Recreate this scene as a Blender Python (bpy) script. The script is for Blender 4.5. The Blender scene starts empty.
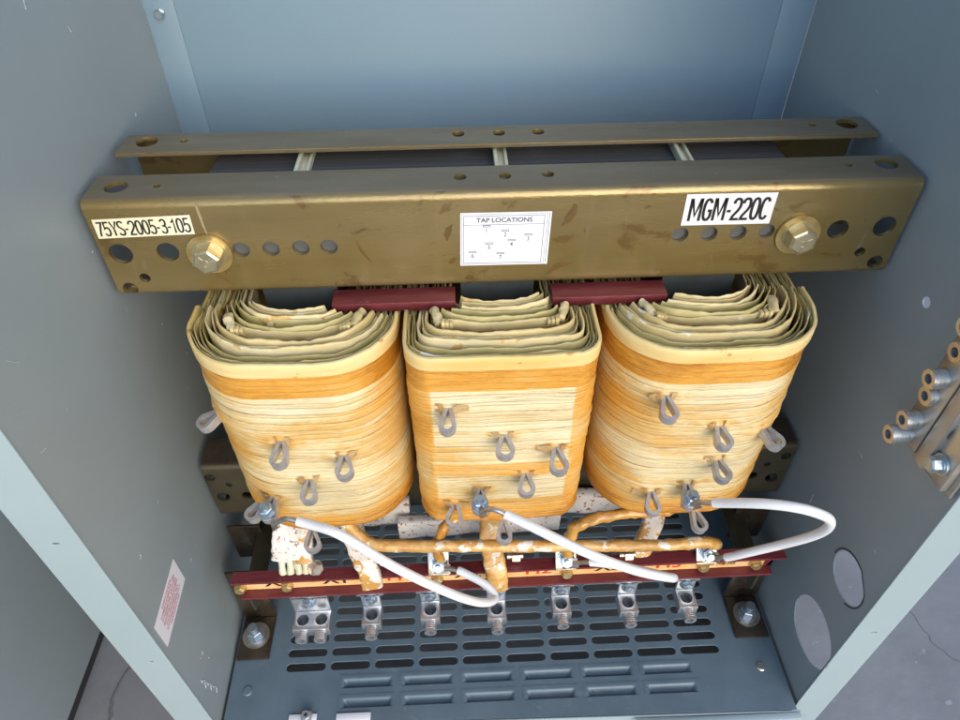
import bpy, bmesh, math, random
from mathutils import Vector, Matrix, noise
random.seed(7)
PI = math.pi
S = bpy.context.scene
COL = S.collection

# ------------------------------------------------------------------ materials
def N(nt, t, **kw):
    n = nt.nodes.new(t)
    for k, v in kw.items():
        if k in n.inputs: n.inputs[k].default_value = v
        else: setattr(n, k, v)
    return n
def link(nt, a, b): nt.links.new(a, b)
def mat(name, col, rough=.5, metal=0., var=None, vscale=20, bump=0., bscale=60, coat=0., stretch=(1,1,1), spots=None, rvar=0., spec=.5, detail=6):
    m = bpy.data.materials.new(name); m.use_nodes = True
    nt = m.node_tree; b = nt.nodes['Principled BSDF']
    b.inputs['Base Color'].default_value = (*col, 1); b.inputs['Roughness'].default_value = rough
    b.inputs['Metallic'].default_value = metal; b.inputs['Coat Weight'].default_value = coat
    b.inputs['Specular IOR Level'].default_value = spec
    b.inputs['Coat Roughness'].default_value = .25
    geo = N(nt, 'ShaderNodeNewGeometry')
    mp = N(nt, 'ShaderNodeMapping'); mp.inputs['Scale'].default_value = stretch
    link(nt, geo.outputs['Position'], mp.inputs['Vector'])
    cur = None
    if var:
        ns = N(nt, 'ShaderNodeTexNoise', Scale=vscale, Detail=detail, Roughness=.6)
        link(nt, mp.outputs[0], ns.inputs['Vector'])
        rp = N(nt, 'ShaderNodeValToRGB'); rp.color_ramp.elements[0].position = .35; rp.color_ramp.elements[1].position = .68
        rp.color_ramp.elements[0].color = (*col, 1); rp.color_ramp.elements[1].color = (*var, 1)
        link(nt, ns.outputs['Fac'], rp.inputs[0]); cur = rp.outputs[0]
    if spots:   # (colour, scale, threshold)
        ns = N(nt, 'ShaderNodeTexNoise', Scale=spots[1], Detail=3, Roughness=.7)
        link(nt, geo.outputs['Position'], ns.inputs['Vector'])
        rp = N(nt, 'ShaderNodeValToRGB'); rp.color_ramp.elements[0].position = spots[2]; rp.color_ramp.elements[1].position = spots[2]+.03
        rp.color_ramp.elements[0].color = (0,0,0,1); rp.color_ramp.elements[1].color = (1,1,1,1)
        link(nt, ns.outputs['Fac'], rp.inputs[0])
        mx = N(nt, 'ShaderNodeMix', data_type='RGBA'); link(nt, rp.outputs[0], mx.inputs[0])
        if cur: link(nt, cur, mx.inputs[6])
        else: mx.inputs[6].default_value = (*col, 1)
        mx.inputs[7].default_value = (*spots[0], 1); cur = mx.outputs[2]
    if cur: link(nt, cur, b.inputs['Base Color'])
    if rvar:
        ns = N(nt, 'ShaderNodeTexNoise', Scale=vscale*1.7, Detail=5)
        link(nt, mp.outputs[0], ns.inputs['Vector'])
        mr = N(nt, 'ShaderNodeMapRange'); mr.inputs[1].default_value=.3; mr.inputs[2].default_value=.7
        mr.inputs[3].default_value = max(0,rough-rvar); mr.inputs[4].default_value = rough+rvar
        link(nt, ns.outputs['Fac'], mr.inputs[0]); link(nt, mr.outputs[0], b.inputs['Roughness'])
    if bump:
        ns = N(nt, 'ShaderNodeTexNoise', Scale=bscale, Detail=4)
        link(nt, mp.outputs[0], ns.inputs['Vector'])
        bp = N(nt, 'ShaderNodeBump', Strength=bump, Distance=.002)
        link(nt, ns.outputs['Fac'], bp.inputs['Height']); link(nt, bp.outputs[0], b.inputs['Normal'])
    return m

M = {}
M['paint'] = mat('grey_powder_coat', (.30,.345,.355), .40, 0, (.275,.318,.328), 5, .10, 900, spec=.45, spots=((.38,.41,.41), 30, .73), rvar=.07)
M['paint_back_sky_tint'] = mat('grey_powder_coat_sky_tint', (.19,.285,.365), .38, 0, (.18,.27,.345), 4, .10, 900, rvar=.05)  # cabinet grey again, with the blue skylight on the back put into its colour
M['paint_floor_shaded'] = mat('grey_powder_coat_floor_shaded', (.14,.192,.228), .38, 0, (.105,.15,.182), 18, .10, 900, spots=((.155,.195,.22), 55, .64), rvar=.1)  # cabinet grey darkened: the deep shade over the pan is in this colour
M['flange_paint_lit'] = mat('grey_powder_coat_front_lit', (.33,.41,.43), .5, 0, (.31,.39,.41), 7, .08, 900)  # lighter copy of the cabinet grey, brightness of front-facing edges painted in
M['concrete'] = mat('concrete', (.205,.204,.208), .85, 0, (.26,.258,.262), 9, .35, 60, spots=((.32,.32,.33), 35, .66))
M['scuff'] = mat('bare_scratch', (.46,.49,.50), .6)
M['crack'] = mat('crack', (.16,.15,.15), .9)
M['white_paint'] = mat('white_speck', (.62,.62,.62), .7)
M['brass_nut'] = mat('yellow_zinc_bolt', (.66,.60,.42), .33, .85, (.50,.44,.28), 120, .05, 300)
M['washer'] = mat('varnished_washer', (.62,.48,.22), .3, .7, (.42,.3,.1), 90, .05, 200, coat=.4)
M['zinc'] = mat('blue_zinc_bolt', (.50,.58,.64), .34, .85, (.36,.43,.48), 200, .05, 300)
M['alu'] = mat('bright_aluminium', (.72,.73,.74), .33, .9, (.60,.61,.62), 60, .08, 300, rvar=.08, stretch=(1,1,.3))
M['alu_dull'] = mat('dull_aluminium_strip', (.60,.585,.58), .36, .65, (.46,.43,.41), 160, .25, 400, spots=((.45,.30,.14), 110, .66))
M['steel_dark'] = mat('dark_screw', (.06,.06,.065), .45, .6)
M['hole'] = mat('bore_shadow_metal', (.10,.105,.11), .5, .5)
M['maroon'] = mat('maroon_glass_polyester', (.125,.016,.020), .42, 0, (.17,.032,.038), 70, .25, 260, coat=.15, stretch=(.25,1,1), spots=((.30,.12,.12), 120, .69))
M['cream'] = mat('cream_paper', (.66,.54,.27), .55, 0, (.52,.39,.14), 34, .8, 100, stretch=(.4,.4,1.6), spots=((.78,.75,.62), 26, .60))
M['cream_pale'] = mat('pale_paper', (.72,.62,.36), .55, 0, (.60,.47,.20), 30, .8, 90, stretch=(.4,.4,1.6), spots=((.58,.38,.13), 42, .62))
M['lip'] = mat('yellowed_paper_lip', (.70,.47,.15), .45, 0, (.76,.62,.31), 24, .3, 120, stretch=(.4,.4,1.6), coat=.15, spots=((.55,.33,.10), 36, .66))
M['olive'] = mat('olive_paper', (.40,.33,.12), .4, 0, (.54,.46,.20), 22, .6, 70, stretch=(.5,.5,.8), coat=.3, spots=((.30,.20,.05), 40, .68))
M['stick'] = mat('fibreglass_stick', (.55,.53,.36), .55, 0, (.66,.64,.48), 60, .2, 200)
M['varnish_gap'] = mat('varnish_soaked_paper', (.30,.17,.05), .5, 0, (.16,.08,.02), 60, .4, 200)
M['amber'] = mat('amber_varnished_wrap', (.52,.24,.04), .30, 0, (.68,.45,.16), 80, .9, 120, coat=.4, spots=((.72,.66,.55), 52, .57))
M['amber_bead'] = mat('amber_varnish_drip', (.50,.22,.03), .15, 0, (.62,.36,.08), 70, .9, 110, coat=.8)
M['amber_white'] = mat('white_wrap_with_varnish', (.70,.66,.60), .45, 0, (.66,.60,.52), 50, .6, 110, coat=.25, spots=((.52,.27,.06), 60, .50))
M['speckle'] = mat('speckled_white_wrap', (.72,.68,.64), .55, 0, (.66,.62,.57), 40, .4, 110, spots=((.28,.11,.04), 210, .59))
M['core'] = mat('silicon_steel_laminations', (.10,.105,.105), .42, .35, (.15,.15,.15), 40, .5, 30, stretch=(.05,20,1))
M['core_leg'] = mat('dark_coated_core_steel', (.045,.055,.055), .4, .3, (.07,.08,.08), 30, .1, 90)
M['stain'] = mat('brown_varnish_smear', (.165,.10,.032), .24, .4, (.21,.14,.05), 60, .1, 200, coat=.5)
M['residue'] = mat('pale_tape_residue', (.36,.30,.19), .55, .1, (.30,.23,.12), 80)
M['cable'] = mat('white_silicone_cable', (.80,.81,.82), .36, 0, (.75,.76,.77), 50, .05, 300, coat=.1)
M['tin'] = mat('tinned_lug', (.62,.58,.54), .3, .9, (.50,.40,.30), 120, .1, 200)
M['white_label'] = mat('white_label', (.80,.79,.82), .45, 0, (.76,.75,.78), 30)
M['tap_label'] = mat('tap_diagram_label', (.80,.81,.88), .3, 0, (.76,.77,.84), 30, coat=.3)
M['yellow_label'] = mat('varnished_label', (.76,.70,.46), .4, 0, (.80,.78,.64), 40, coat=.2)
M['orange_label'] = mat('orange_tinted_label_strip', (.78,.40,.13), .45, 0, (.84,.56,.28), 40)
M['ink'] = mat('black_ink', (.012,.012,.014), .5)
M['ink_grey'] = mat('grey_ink', (.10,.10,.14), .5)
M['ink_red'] = mat('red_ink', (.62,.05,.02), .5)
M['ink_pink'] = mat('faded_red_ink', (.62,.30,.36), .5)
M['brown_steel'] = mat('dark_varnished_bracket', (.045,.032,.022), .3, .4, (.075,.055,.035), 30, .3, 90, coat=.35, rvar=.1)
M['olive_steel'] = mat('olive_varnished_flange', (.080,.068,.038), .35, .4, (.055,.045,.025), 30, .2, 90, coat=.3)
M['brass'] = mat('tarnished_ground_bar', (.50,.47,.41), .38, .75, (.58,.55,.49), 40, .15, 160, rvar=.08)
M['bar_face'] = mat('dull_bar_face', (.40,.40,.39), .42, .7, (.48,.47,.45), 50, .15, 160)

# bronze varnished steel: streaks, stains, pale scuffs
def bronze():
    m = mat('bronze_varnished_steel', (.215,.155,.052), .24, .5, (.29,.22,.095), 9, .12, 260, coat=.5, stretch=(.6,1,2.2), rvar=.1)
    nt = m.node_tree; b = nt.nodes['Principled BSDF']
    src = b.inputs['Base Color'].links[0].from_socket
    geo = N(nt, 'ShaderNodeNewGeometry')
    def layer(src, scale, th, col, st=(1,1,1), off=(0,0,0), soft=.05, amt=.7):
        mp = N(nt, 'ShaderNodeMapping'); mp.inputs['Scale'].default_value = st; mp.inputs['Location'].default_value = off
        link(nt, geo.outputs['Position'], mp.inputs[0])
        ns = N(nt, 'ShaderNodeTexNoise', Scale=scale, Detail=5, Roughness=.62, Distortion=.6); link(nt, mp.outputs[0], ns.inputs['Vector'])
        mr = N(nt, 'ShaderNodeMapRange'); mr.inputs[1].default_value = th; mr.inputs[2].default_value = th+soft
        mr.inputs[3].default_value = 0; mr.inputs[4].default_value = amt
        link(nt, ns.outputs['Fac'], mr.inputs[0])
        mx = N(nt, 'ShaderNodeMix', data_type='RGBA'); link(nt, mr.outputs[0], mx.inputs[0]); link(nt, src, mx.inputs[6])
        mx.inputs[7].default_value = (*col, 1); return mx.outputs[2]
    s = layer(src, 16, .60, (.14,.075,.02), (1,1,1.2), soft=.03, amt=.55)
    s = layer(s, 45, .66, (.11,.06,.02), (1,1,1), (3,1,2), soft=.02, amt=.6)
    s = layer(s, 60, .66, (.36,.31,.22), (1,1,.35), (7,4,1), soft=.06, amt=.5)
    s = layer(s, 11, .58, (.33,.25,.13), (2.4,1,.5), (1,8,3), soft=.12, amt=.45)
    link(nt, s, b.inputs['Base Color']); return m
M['bronze'] = bronze()
def flange_m():
    return mat('sky_greyed_bronze_flange', (.185,.145,.085), .38, .45, (.24,.20,.135), 25, .2, 200, coat=.15, stretch=(.25,1.6,1), rvar=.12, spots=((.24,.23,.22), 80, .68))  # same steel as the web, the sky's grey reflection mixed into its colour
M['bronze_top'] = flange_m()

# paper wound coil: per-vertex material data (v = how much varnish soaked in, g = groove between wraps)
def coil_mat():
    m = bpy.data.materials.new('wound_paper_coil'); m.use_nodes = True
    nt = m.node_tree; b = nt.nodes['Principled BSDF']
    at = N(nt, 'ShaderNodeAttribute', attribute_name='varnish'); ag = N(nt, 'ShaderNodeAttribute', attribute_name='groove')
    geo = N(nt, 'ShaderNodeNewGeometry')
    mp = N(nt, 'ShaderNodeMapping'); mp.inputs['Scale'].default_value = (1,1,1.7); link(nt, geo.outputs['Position'], mp.inputs[0])
    n1 = N(nt, 'ShaderNodeTexNoise', Scale=18., Detail=7, Roughness=.65); link(nt, mp.outputs[0], n1.inputs['Vector'])
    mp2 = N(nt, 'ShaderNodeMapping'); mp2.inputs['Scale'].default_value = (1.6,1.6,7); link(nt, geo.outputs['Position'], mp2.inputs[0])
    n2 = N(nt, 'ShaderNodeTexNoise', Scale=75., Detail=5, Roughness=.7); link(nt, mp2.outputs[0], n2.inputs['Vector'])
    a = N(nt, 'ShaderNodeMath', operation='MULTIPLY_ADD'); link(nt, n1.outputs['Fac'], a.inputs[0]); a.inputs[1].default_value = .75; a.inputs[2].default_value = -.375
    c = N(nt, 'ShaderNodeMath', operation='ADD'); link(nt, a.outputs[0], c.inputs[0]); link(nt, at.outputs['Fac'], c.inputs[1])
    d = N(nt, 'ShaderNodeMath', operation='MULTIPLY_ADD'); link(nt, n2.outputs['Fac'], d.inputs[0]); d.inputs[1].default_value = .55; link(nt, c.outputs[0], d.inputs[2])
    e = N(nt, 'ShaderNodeMath', operation='SUBTRACT'); link(nt, d.outputs[0], e.inputs[0]); e.inputs[1].default_value = .275
    rp = N(nt, 'ShaderNodeValToRGB'); cr = rp.color_ramp
    cr.elements[0].position = 0.; cr.elements[0].color = (.74,.655,.44,1)
    cr.elements[1].position = 1.; cr.elements[1].color = (.47,.19,.018,1)
    for p, col in ((.30,(.69,.55,.29)), (.5,(.63,.40,.13)), (.72,(.68,.33,.048))):
        q = cr.elements.new(p); q.color = (*col, 1)
    link(nt, e.outputs[0], rp.inputs[0])
    mx = N(nt, 'ShaderNodeMix', data_type='RGBA'); link(nt, ag.outputs['Fac'], mx.inputs[0]); link(nt, rp.outputs[0], mx.inputs[6])
    mx.inputs[7].default_value = (.20,.09,.022,1)
    link(nt, mx.outputs[2], b.inputs['Base Color'])
    rr = N(nt, 'ShaderNodeMapRange'); link(nt, e.outputs[0], rr.inputs[0]); rr.inputs[3].default_value = .62; rr.inputs[4].default_value = .25
    link(nt, rr.outputs[0], b.inputs['Roughness'])
    b.inputs['Coat Weight'].default_value = .15
    bp = N(nt, 'ShaderNodeBump', Strength=.6, Distance=.0012); link(nt, n2.outputs['Fac'], bp.inputs['Height'])
    mp3 = N(nt, 'ShaderNodeMapping'); mp3.inputs['Scale'].default_value = (1,1,8); link(nt, geo.outputs['Position'], mp3.inputs[0])
    n3 = N(nt, 'ShaderNodeTexNoise', Scale=40., Detail=3); link(nt, mp3.outputs[0], n3.inputs['Vector'])
    bp2 = N(nt, 'ShaderNodeBump', Strength=.4, Distance=.0016); link(nt, n3.outputs['Fac'], bp2.inputs['Height']); link(nt, bp.outputs[0], bp2.inputs['Normal'])
    link(nt, bp2.outputs[0], b.inputs['Normal'])
    return m
M['coil'] = coil_mat()

# ------------------------------------------------------------------ object helpers
WP = {}
def empty(name, loc, label, cat, group=None):
    o = bpy.data.objects.new(name, None); COL.objects.link(o); o.empty_display_size = .01
    o.location = loc; o['label'] = label; o['category'] = cat
    if group: o['group'] = group
    WP[o] = Vector(loc); return o
def tag(o, label, cat, group=None):
    o['label'] = label; o['category'] = cat
    if group: o['group'] = group
    return o
def obj(name, bm, mats, parent=None, bevel=0, seg=2, smooth=35, label=None):
    """link a bmesh given in world coordinates as one object, origin at its own centre"""
    if not isinstance(mats, (list, tuple)): mats = [mats]
    if bevel:
        es = [e for e in bm.edges if len(e.link_faces) == 2 and e.calc_face_angle(0) > math.radians(35)]
        bmesh.ops.bevel(bm, geom=es, offset=bevel, segments=seg, affect='EDGES', clamp_overlap=True, profile=.5)
    bmesh.ops.recalc_face_normals(bm, faces=bm.faces)
    xs = [v.co for v in bm.verts]
    lo = Vector([min(c[i] for c in xs) for i in range(3)]); hi = Vector([max(c[i] for c in xs) for i in range(3)])
    c = (lo+hi)/2
    for v in bm.verts: v.co -= c
    me = bpy.data.meshes.new(name); bm.to_mesh(me); bm.free()
    for m in mats: me.materials.append(M[m])
    me.shade_smooth(); me.set_sharp_from_angle(angle=math.radians(smooth))
    o = bpy.data.objects.new(name, me); COL.objects.link(o)
    if parent: o.parent = parent; o.location = c - WP[parent]
    else: o.location = c
    WP[o] = c
    if label: o['label'] = label
    return o
def BM(): return bmesh.new()
def quad(bm, vs, mi=0):
    f = bm.faces.new([bm.verts.new(v) for v in vs]); f.material_index = mi; return f
def box(bm, lo, hi, mi=0, mx=None):
    r = bmesh.ops.create_cube(bm, size=1)
    for v in r['verts']:
        v.co = Vector([lo[i]+(v.co[i]+.5)*(hi[i]-lo[i]) for i in range(3)])
        if mx: v.co = mx @ v.co
    for f in {f for v in r['verts'] for f in v.link_faces}: f.material_index = mi
def frame(axis):
    z = Vector(axis).normalized(); a = Vector((0,0,1)) if abs(z.z) < .9 else Vector((1,0,0))
    x = a.cross(z).normalized(); y = z.cross(x); return x, y, z
def cyl(bm, p0, p1, r, seg=24, mi=0, r2=None, rot=0.):
    p0 = Vector(p0); p1 = Vector(p1); x, y, z = frame(p1-p0); r2 = r if r2 is None else r2
    A = [bm.verts.new(p0+(x*math.cos(rot+2*PI*i/seg)+y*math.sin(rot+2*PI*i/seg))*r) for i in range(seg)]
    B = [bm.verts.new(p1+(x*math.cos(rot+2*PI*i/seg)+y*math.sin(rot+2*PI*i/seg))*r2) for i in range(seg)]
    fs = [bm.faces.new((A[i], A[(i+1)%seg], B[(i+1)%seg], B[i])) for i in range(seg)]
    fs += [bm.faces.new(A[::-1]), bm.faces.new(B)]
    for f in fs: f.material_index = mi
def ringcyl(bm, p0, p1, ro, ri, seg=28, mi=0):
    p0 = Vector(p0); p1 = Vector(p1); x, y, z = frame(p1-p0)
    L = []
    for p, r in ((p0,ro),(p1,ro),(p1,ri),(p0,ri)):
        L.append([bm.verts.new(p+(x*math.cos(2*PI*i/seg)+y*math.sin(2*PI*i/seg))*r) for i in range(seg)])
    for k in range(4):
        for i in range(seg):
            f = bm.faces.new((L[k][i], L[k][(i+1)%seg], L[(k+1)%4][(i+1)%seg], L[(k+1)%4][i])); f.material_index = mi
def smooth_path(pts, n=8):
    P = [Vector(p) for p in pts]; out = []
    for i in range(len(P)-1):
        a = P[max(0,i-1)]; b = P[i]; c = P[i+1]; d = P[min(len(P)-1,i+2)]
        for k in range(n):
            t = k/n
            out.append(.5*((2*b)+(-a+c)*t+(2*a-5*b+4*c-d)*t*t+(-a+3*b-3*c+d)*t**3))
    out.append(P[-1]); return out
def relax(pts, n=6):
    P = [Vector(p) for p in pts]
    for _ in range(n):
        P = [P[0]]+[(P[i-1]+2*P[i]+P[i+1])/4 for i in range(1, len(P)-1)]+[P[-1]]
    return P
def tube(bm, path, r, seg=16, mi=0, flat=None, lump=0., lscale=120, seed=0, round_end=False):
    """sweep a circle (or a flat bar: flat=(half width, half thickness)) along a path"""
    P = path; rings = []; n = len(P)
    T = [(P[min(n-1,i+1)]-P[max(0,i-1)]).normalized() for i in range(n)]
    x = Vector((1,0,0)) if flat else frame(T[0])[0]
    for i in range(n):
        x = (x-T[i]*x.dot(T[i])).normalized(); y = T[i].cross(x)
        ring = []
        for k in range(seg):
            a = 2*PI*k/seg; ca, sa = math.cos(a), math.sin(a)
            if flat:
                e = .45; u = flat[0]*math.copysign(abs(ca)**e, ca); w = flat[1]*math.copysign(abs(sa)**e, sa)
            else: u, w = r*ca, r*sa
            if round_end:
                d = min(i, n-1-i)*(P[1]-P[0]).length
            q = P[i]+x*u+y*w
            if lump:
                s = lump*noise.noise(q*lscale+Vector((seed,0,0)))+lump*.5*noise.noise(q*lscale*2.3)
                q = q+(x*u+y*w).normalized()*s
            ring.append(bm.verts.new(q))
        rings.append(ring)
    for i in range(n-1):
        for k in range(seg):
            f = bm.faces.new((rings[i][k], rings[i][(k+1)%seg], rings[i+1][(k+1)%seg], rings[i+1][k])); f.material_index = mi
    for ring, s in ((rings[0], -1), (rings[-1], 1)):
        f = bm.faces.new(ring[::-1] if s < 0 else ring); f.material_index = mi
def plate2d(outline, holes, th, mx, bev=.0003):
    """flat plate with real holes: outline + hole loops filled as a 2D curve; mx maps (u, v, w) to the world"""
    cu = bpy.data.curves.new('plate_outline', 'CURVE'); cu.dimensions = '2D'; cu.fill_mode = 'BOTH'
    cu.extrude = th/2-bev; cu.bevel_depth = bev; cu.bevel_resolution = 1; cu.offset = -bev
    for loop in [outline]+holes:
        sp = cu.splines.new('POLY'); sp.points.add(len(loop)-1); sp.use_cyclic_u = True
        for p, q in zip(sp.points, loop): p.co = (q[0], q[1], 0, 1)
    o = bpy.data.objects.new('plate_outline', cu); COL.objects.link(o)
    dg = bpy.context.evaluated_depsgraph_get(); me = bpy.data.meshes.new_from_object(o.evaluated_get(dg))
    bm = BM(); bm.from_mesh(me); bmesh.ops.remove_doubles(bm, verts=bm.verts, dist=1e-6)
    for v in bm.verts: v.co = mx @ v.co
    bpy.data.objects.remove(o); bpy.data.curves.remove(cu); bpy.data.meshes.remove(me)
    for f in bm.faces: f.material_index = 0
    return bm
def circ(cx, cy, r, n=28, ry=None): return [(cx+r*math.cos(2*PI*i/n), cy+(ry or r)*math.sin(2*PI*i/n)) for i in range(n)]
def slot(cx, cy, w, h, n=8):
    r = h/2; return [(cx+w/2-r+r*math.cos(-PI/2+PI*i/n), cy+r*math.sin(-PI/2+PI*i/n)) for i in range(n+1)] + \
        [(cx-w/2+r+r*math.cos(PI/2+PI*i/n), cy+r*math.sin(PI/2+PI*i/n)) for i in range(n+1)]
def basis(o, u, v):
    u = Vector(u).normalized(); v = Vector(v).normalized(); w = u.cross(v)
    m = Matrix((u, v, w)).transposed().to_4x4(); m.translation = Vector(o); return m
def text(bm, s, mx, size, mi, sx=1., bold=0., depth=.0001, align='CENTER', space=1.):
    cu = bpy.data.curves.new('lettering', 'FONT'); cu.body = s; cu.size = size; cu.offset = bold; cu.extrude = depth
    cu.align_x = align; cu.align_y = 'CENTER'; cu.space_character = space; cu.resolution_u = 4
    o = bpy.data.objects.new('lettering', cu); COL.objects.link(o)
    dg = bpy.context.evaluated_depsgraph_get(); me = bpy.data.meshes.new_from_object(o.evaluated_get(dg))
    b2 = BM(); b2.from_mesh(me)
    mp = {}
    for v in b2.verts: mp[v] = bm.verts.new(mx @ Vector((v.co.x*sx, v.co.y, v.co.z)))
    for f in b2.faces:
        try: g = bm.faces.new([mp[v] for v in f.verts]); g.material_index = mi
        except ValueError: pass
    b2.free(); bpy.data.objects.remove(o); bpy.data.curves.remove(cu); bpy.data.meshes.remove(me)
def arc_(cx, cy, rx, ry, a0, a1, n=14, e=.80):
    out = []
    for i in range(n+1):
        a = math.radians(a0+(a1-a0)*i/n); c, s_ = math.cos(a), math.sin(a)
        out.append((cx+rx*math.copysign(abs(c)**e, c), cy+ry*math.copysign(abs(s_)**e, s_)))
    return out
GL = {'0': (.44, [arc_(.22,.5,.16,.43,-90,270,32)]), '1': (.34, [[(.03,.72),(.13,.78),(.20,.93),(.20,.04)]]),
 '2': (.44, [arc_(.22,.70,.16,.23,175,-25,14)+[(.30,.45),(.10,.20),(.06,.07),(.40,.07)]]),
 '3': (.44, [arc_(.21,.73,.15,.20,165,-80,14)+[(.17,.53)]+arc_(.21,.285,.17,.215,80,-165,16)]),
 '5': (.44, [[(.38,.93),(.10,.93),(.08,.52)]+arc_(.21,.33,.165,.26,120,-160,16)]),
 '7': (.42, [[(.05,.93),(.37,.93),(.26,.60),(.17,.30),(.13,.04)]]), 'Y': (.46, [[(.04,.97),(.23,.45),(.42,.97)],[(.23,.43),(.23,.04)]]),
 'S': (.44, [arc_(.22,.74,.16,.20,20,200,12)+[(.14,.57),(.29,.45)]+arc_(.22,.27,.17,.20,30,-165,13)]),
 '-': (.26, [[(.03,.42),(.22,.42)]]), 'M': (.66, [[(.09,.03),(.09,.93),(.13,.93),(.33,.25),(.53,.93),(.57,.93),(.57,.03)]]),
 'G': (.48, [arc_(.24,.5,.17,.43,35,300,26)+[(.40,.22),(.40,.46),(.26,.46)]]), 'C': (.45, [arc_(.24,.5,.17,.43,38,322,28)])}
def stroke_text(bm, s, mx, width, height, lw, mi, slant=0.):
    tot = sum(GL[c][0] for c in s); k = width/tot; u = -width/2; lev = 0
    for c in s:
        for pl in GL[c][1]:
            P = [Vector((u+x*k, (y-.5)*height, 0)) for x, y in pl]
            Q = [P[0]]
            for p in P[1:]:
                if (p-Q[-1]).length > 1e-6: Q.append(p)
            closed = (Q[0]-Q[-1]).length < 1e-5
            if closed: Q.pop()
            n = len(Q); L_ = []; lev = (lev+1) % 3; zz = lev*.00003
            for i in range(n):
                a = Q[i-1] if (i or closed) else None; b = Q[(i+1) % n] if (i < n-1 or closed) else None
                d1 = (Q[i]-a).normalized() if a is not None else None; d2 = (b-Q[i]).normalized() if b is not None else None
                if d1 is None: d1 = d2
                if d2 is None: d2 = d1
                t = (d1+d2); t = t.normalized() if t.length > .2 else d2
                nn = Vector((-t.y, t.x, 0)); cs = max(.55, nn.dot(Vector((-d2.y, d2.x, 0))))
                L_.append((Q[i]+nn*lw/2/cs, Q[i]-nn*lw/2/cs))
            V_ = [(bm.verts.new(mx @ (a+Vector((slant*a.y,0,zz)))), bm.verts.new(mx @ (b+Vector((slant*b.y,0,zz))))) for a, b in L_]
            for i in range(n if closed else n-1):
                j = (i+1) % n; f = bm.faces.new((V_[i][0], V_[i][1], V_[j][1], V_[j][0])); f.material_index = mi
        u += GL[c][0]*k
def rect(bm, mx, u0, v0, u1, v1, w, mi, th=.00012):
    for lo, hi in (((u0,v0,w),(u1,v1,w+th)),): box(bm, lo, hi, mi, mx)
def frame_lines(bm, mx, u0, v0, u1, v1, lw, w, mi):
    rect(bm, mx, u0, v0, u1, v0+lw, w, mi); rect(bm, mx, u0, v1-lw, u1, v1, w, mi)
    rect(bm, mx, u0, v0+lw, u0+lw, v1-lw, w, mi); rect(bm, mx, u1-lw, v0+lw, u1, v1-lw, w, mi)
def hexbolt(name, parent, p, axis, af=.019, h=.008, mat_='zinc', washer=None, wmat=None, dimple=True, rot=.3, shank=0., wname='washer', marks=False):
    """hex head standing on point p, pointing along axis; washer a sub-part"""
    p = Vector(p); a = Vector(axis).normalized(); bm = BM(); wt = .002 if washer else 0
    R_ = af/2/math.cos(PI/6)
    base = p+a*wt
    cyl(bm, base, base+a*.001, R_*1.12, 28)
    cyl(bm, base+a*.001, base+a*(h-.0012), R_, 6, rot=rot)
    cyl(bm, base+a*(h-.0012), base+a*h, R_*.97, 6, r2=R_*.82, rot=rot)
    if marks:
        x, y, z = frame(a)
        for k in range(3):
            an = rot+k*2*PI/3; d = x*math.cos(an)+y*math.sin(an); t = z.cross(d)
            m = Matrix((d, t, z)).transposed().to_4x4(); m.translation = base+a*h
            box(bm, (af*.16,-.0006,-.0003), (af*.36,.0006,.0006), 0, m)
        cyl(bm, base+a*h, base+a*(h+.0004), af*.11, 12)
    if shank: cyl(bm, base+a*h, base+a*(h+shank), af*.27, 16)
    o = obj(name, bm, mat_, parent, smooth=30)
    if washer:
        bm = BM(); ringcyl(bm, p, p+a*wt, washer, af*.3, 32)
        obj(wname, bm, wmat or mat_, o if WP_depth(o) < 3 else parent, bevel=.0004)
    return o
def WP_depth(o):
    d = 1
    while o.parent: o = o.parent; d += 1
    return d

# ================================================================== SETTING
bm = BM()
r = bmesh.ops.create_grid(bm, x_segments=40, y_segments=40, size=12)
for v in bm.verts: v.co.z = -.6
o = obj('ground', bm, 'concrete'); o['kind'] = 'structure'
def crack(pts, w, nm, th=.0016):
    bm = BM(); P = [Vector(p) for p in pts]
    fine = smooth_path(P, 6)
    for i, q in enumerate(fine): q += Vector((noise.noise(q*90)*.006, noise.noise(q*130)*.004, 0))
    tube(bm, fine, w, 6, lump=w*.5, lscale=200)
    for v in bm.verts: v.co.z = -.6+(v.co.z+.6)*.25+th*.2
    o = obj(nm, bm, 'crack'); o['kind'] = 'structure'
crack([(-.462,-.02,-.6),(-.455,-.06,-.6),(-.467,-.10,-.6),(-.462,-.14,-.6),(-.47,-.2,-.6)], .0022, 'ground_crack')
crack([(.50,.02,-.6),(.53,-.04,-.6),(.54,-.09,-.6),(.57,-.12,-.6),(.60,-.18,-.6)], .0005, 'ground_crack')
# neighbouring cabinet on the left
nb = empty('neighbouring_cabinet', (-.75,-.1,-.6), 'plain grey metal cabinet side standing on the concrete at the far left', 'cabinet')
bm = BM(); box(bm, (-.95,-.62,-.575), (-.497,.30,-.12)); obj('cabinet_body', bm, 'paint', nb, bevel=.003)
bm = BM(); box(bm, (-.94,-.60,-.6), (-.505,.28,-.576)); obj('plinth', bm, 'steel_dark', nb)

# ================================================================== ENCLOSURE
FY, BY, ZF, ZT = -.1675, .248, -.537, .34
XLf, XLb, XRf, XRb = -.3115, -.3195, .3155, .3085
cab = empty('transformer_cabinet', (0,.04,-.6), 'open grey painted steel cabinet housing the three-coil transformer, slotted floor pan inside', 'cabinet')
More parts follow.
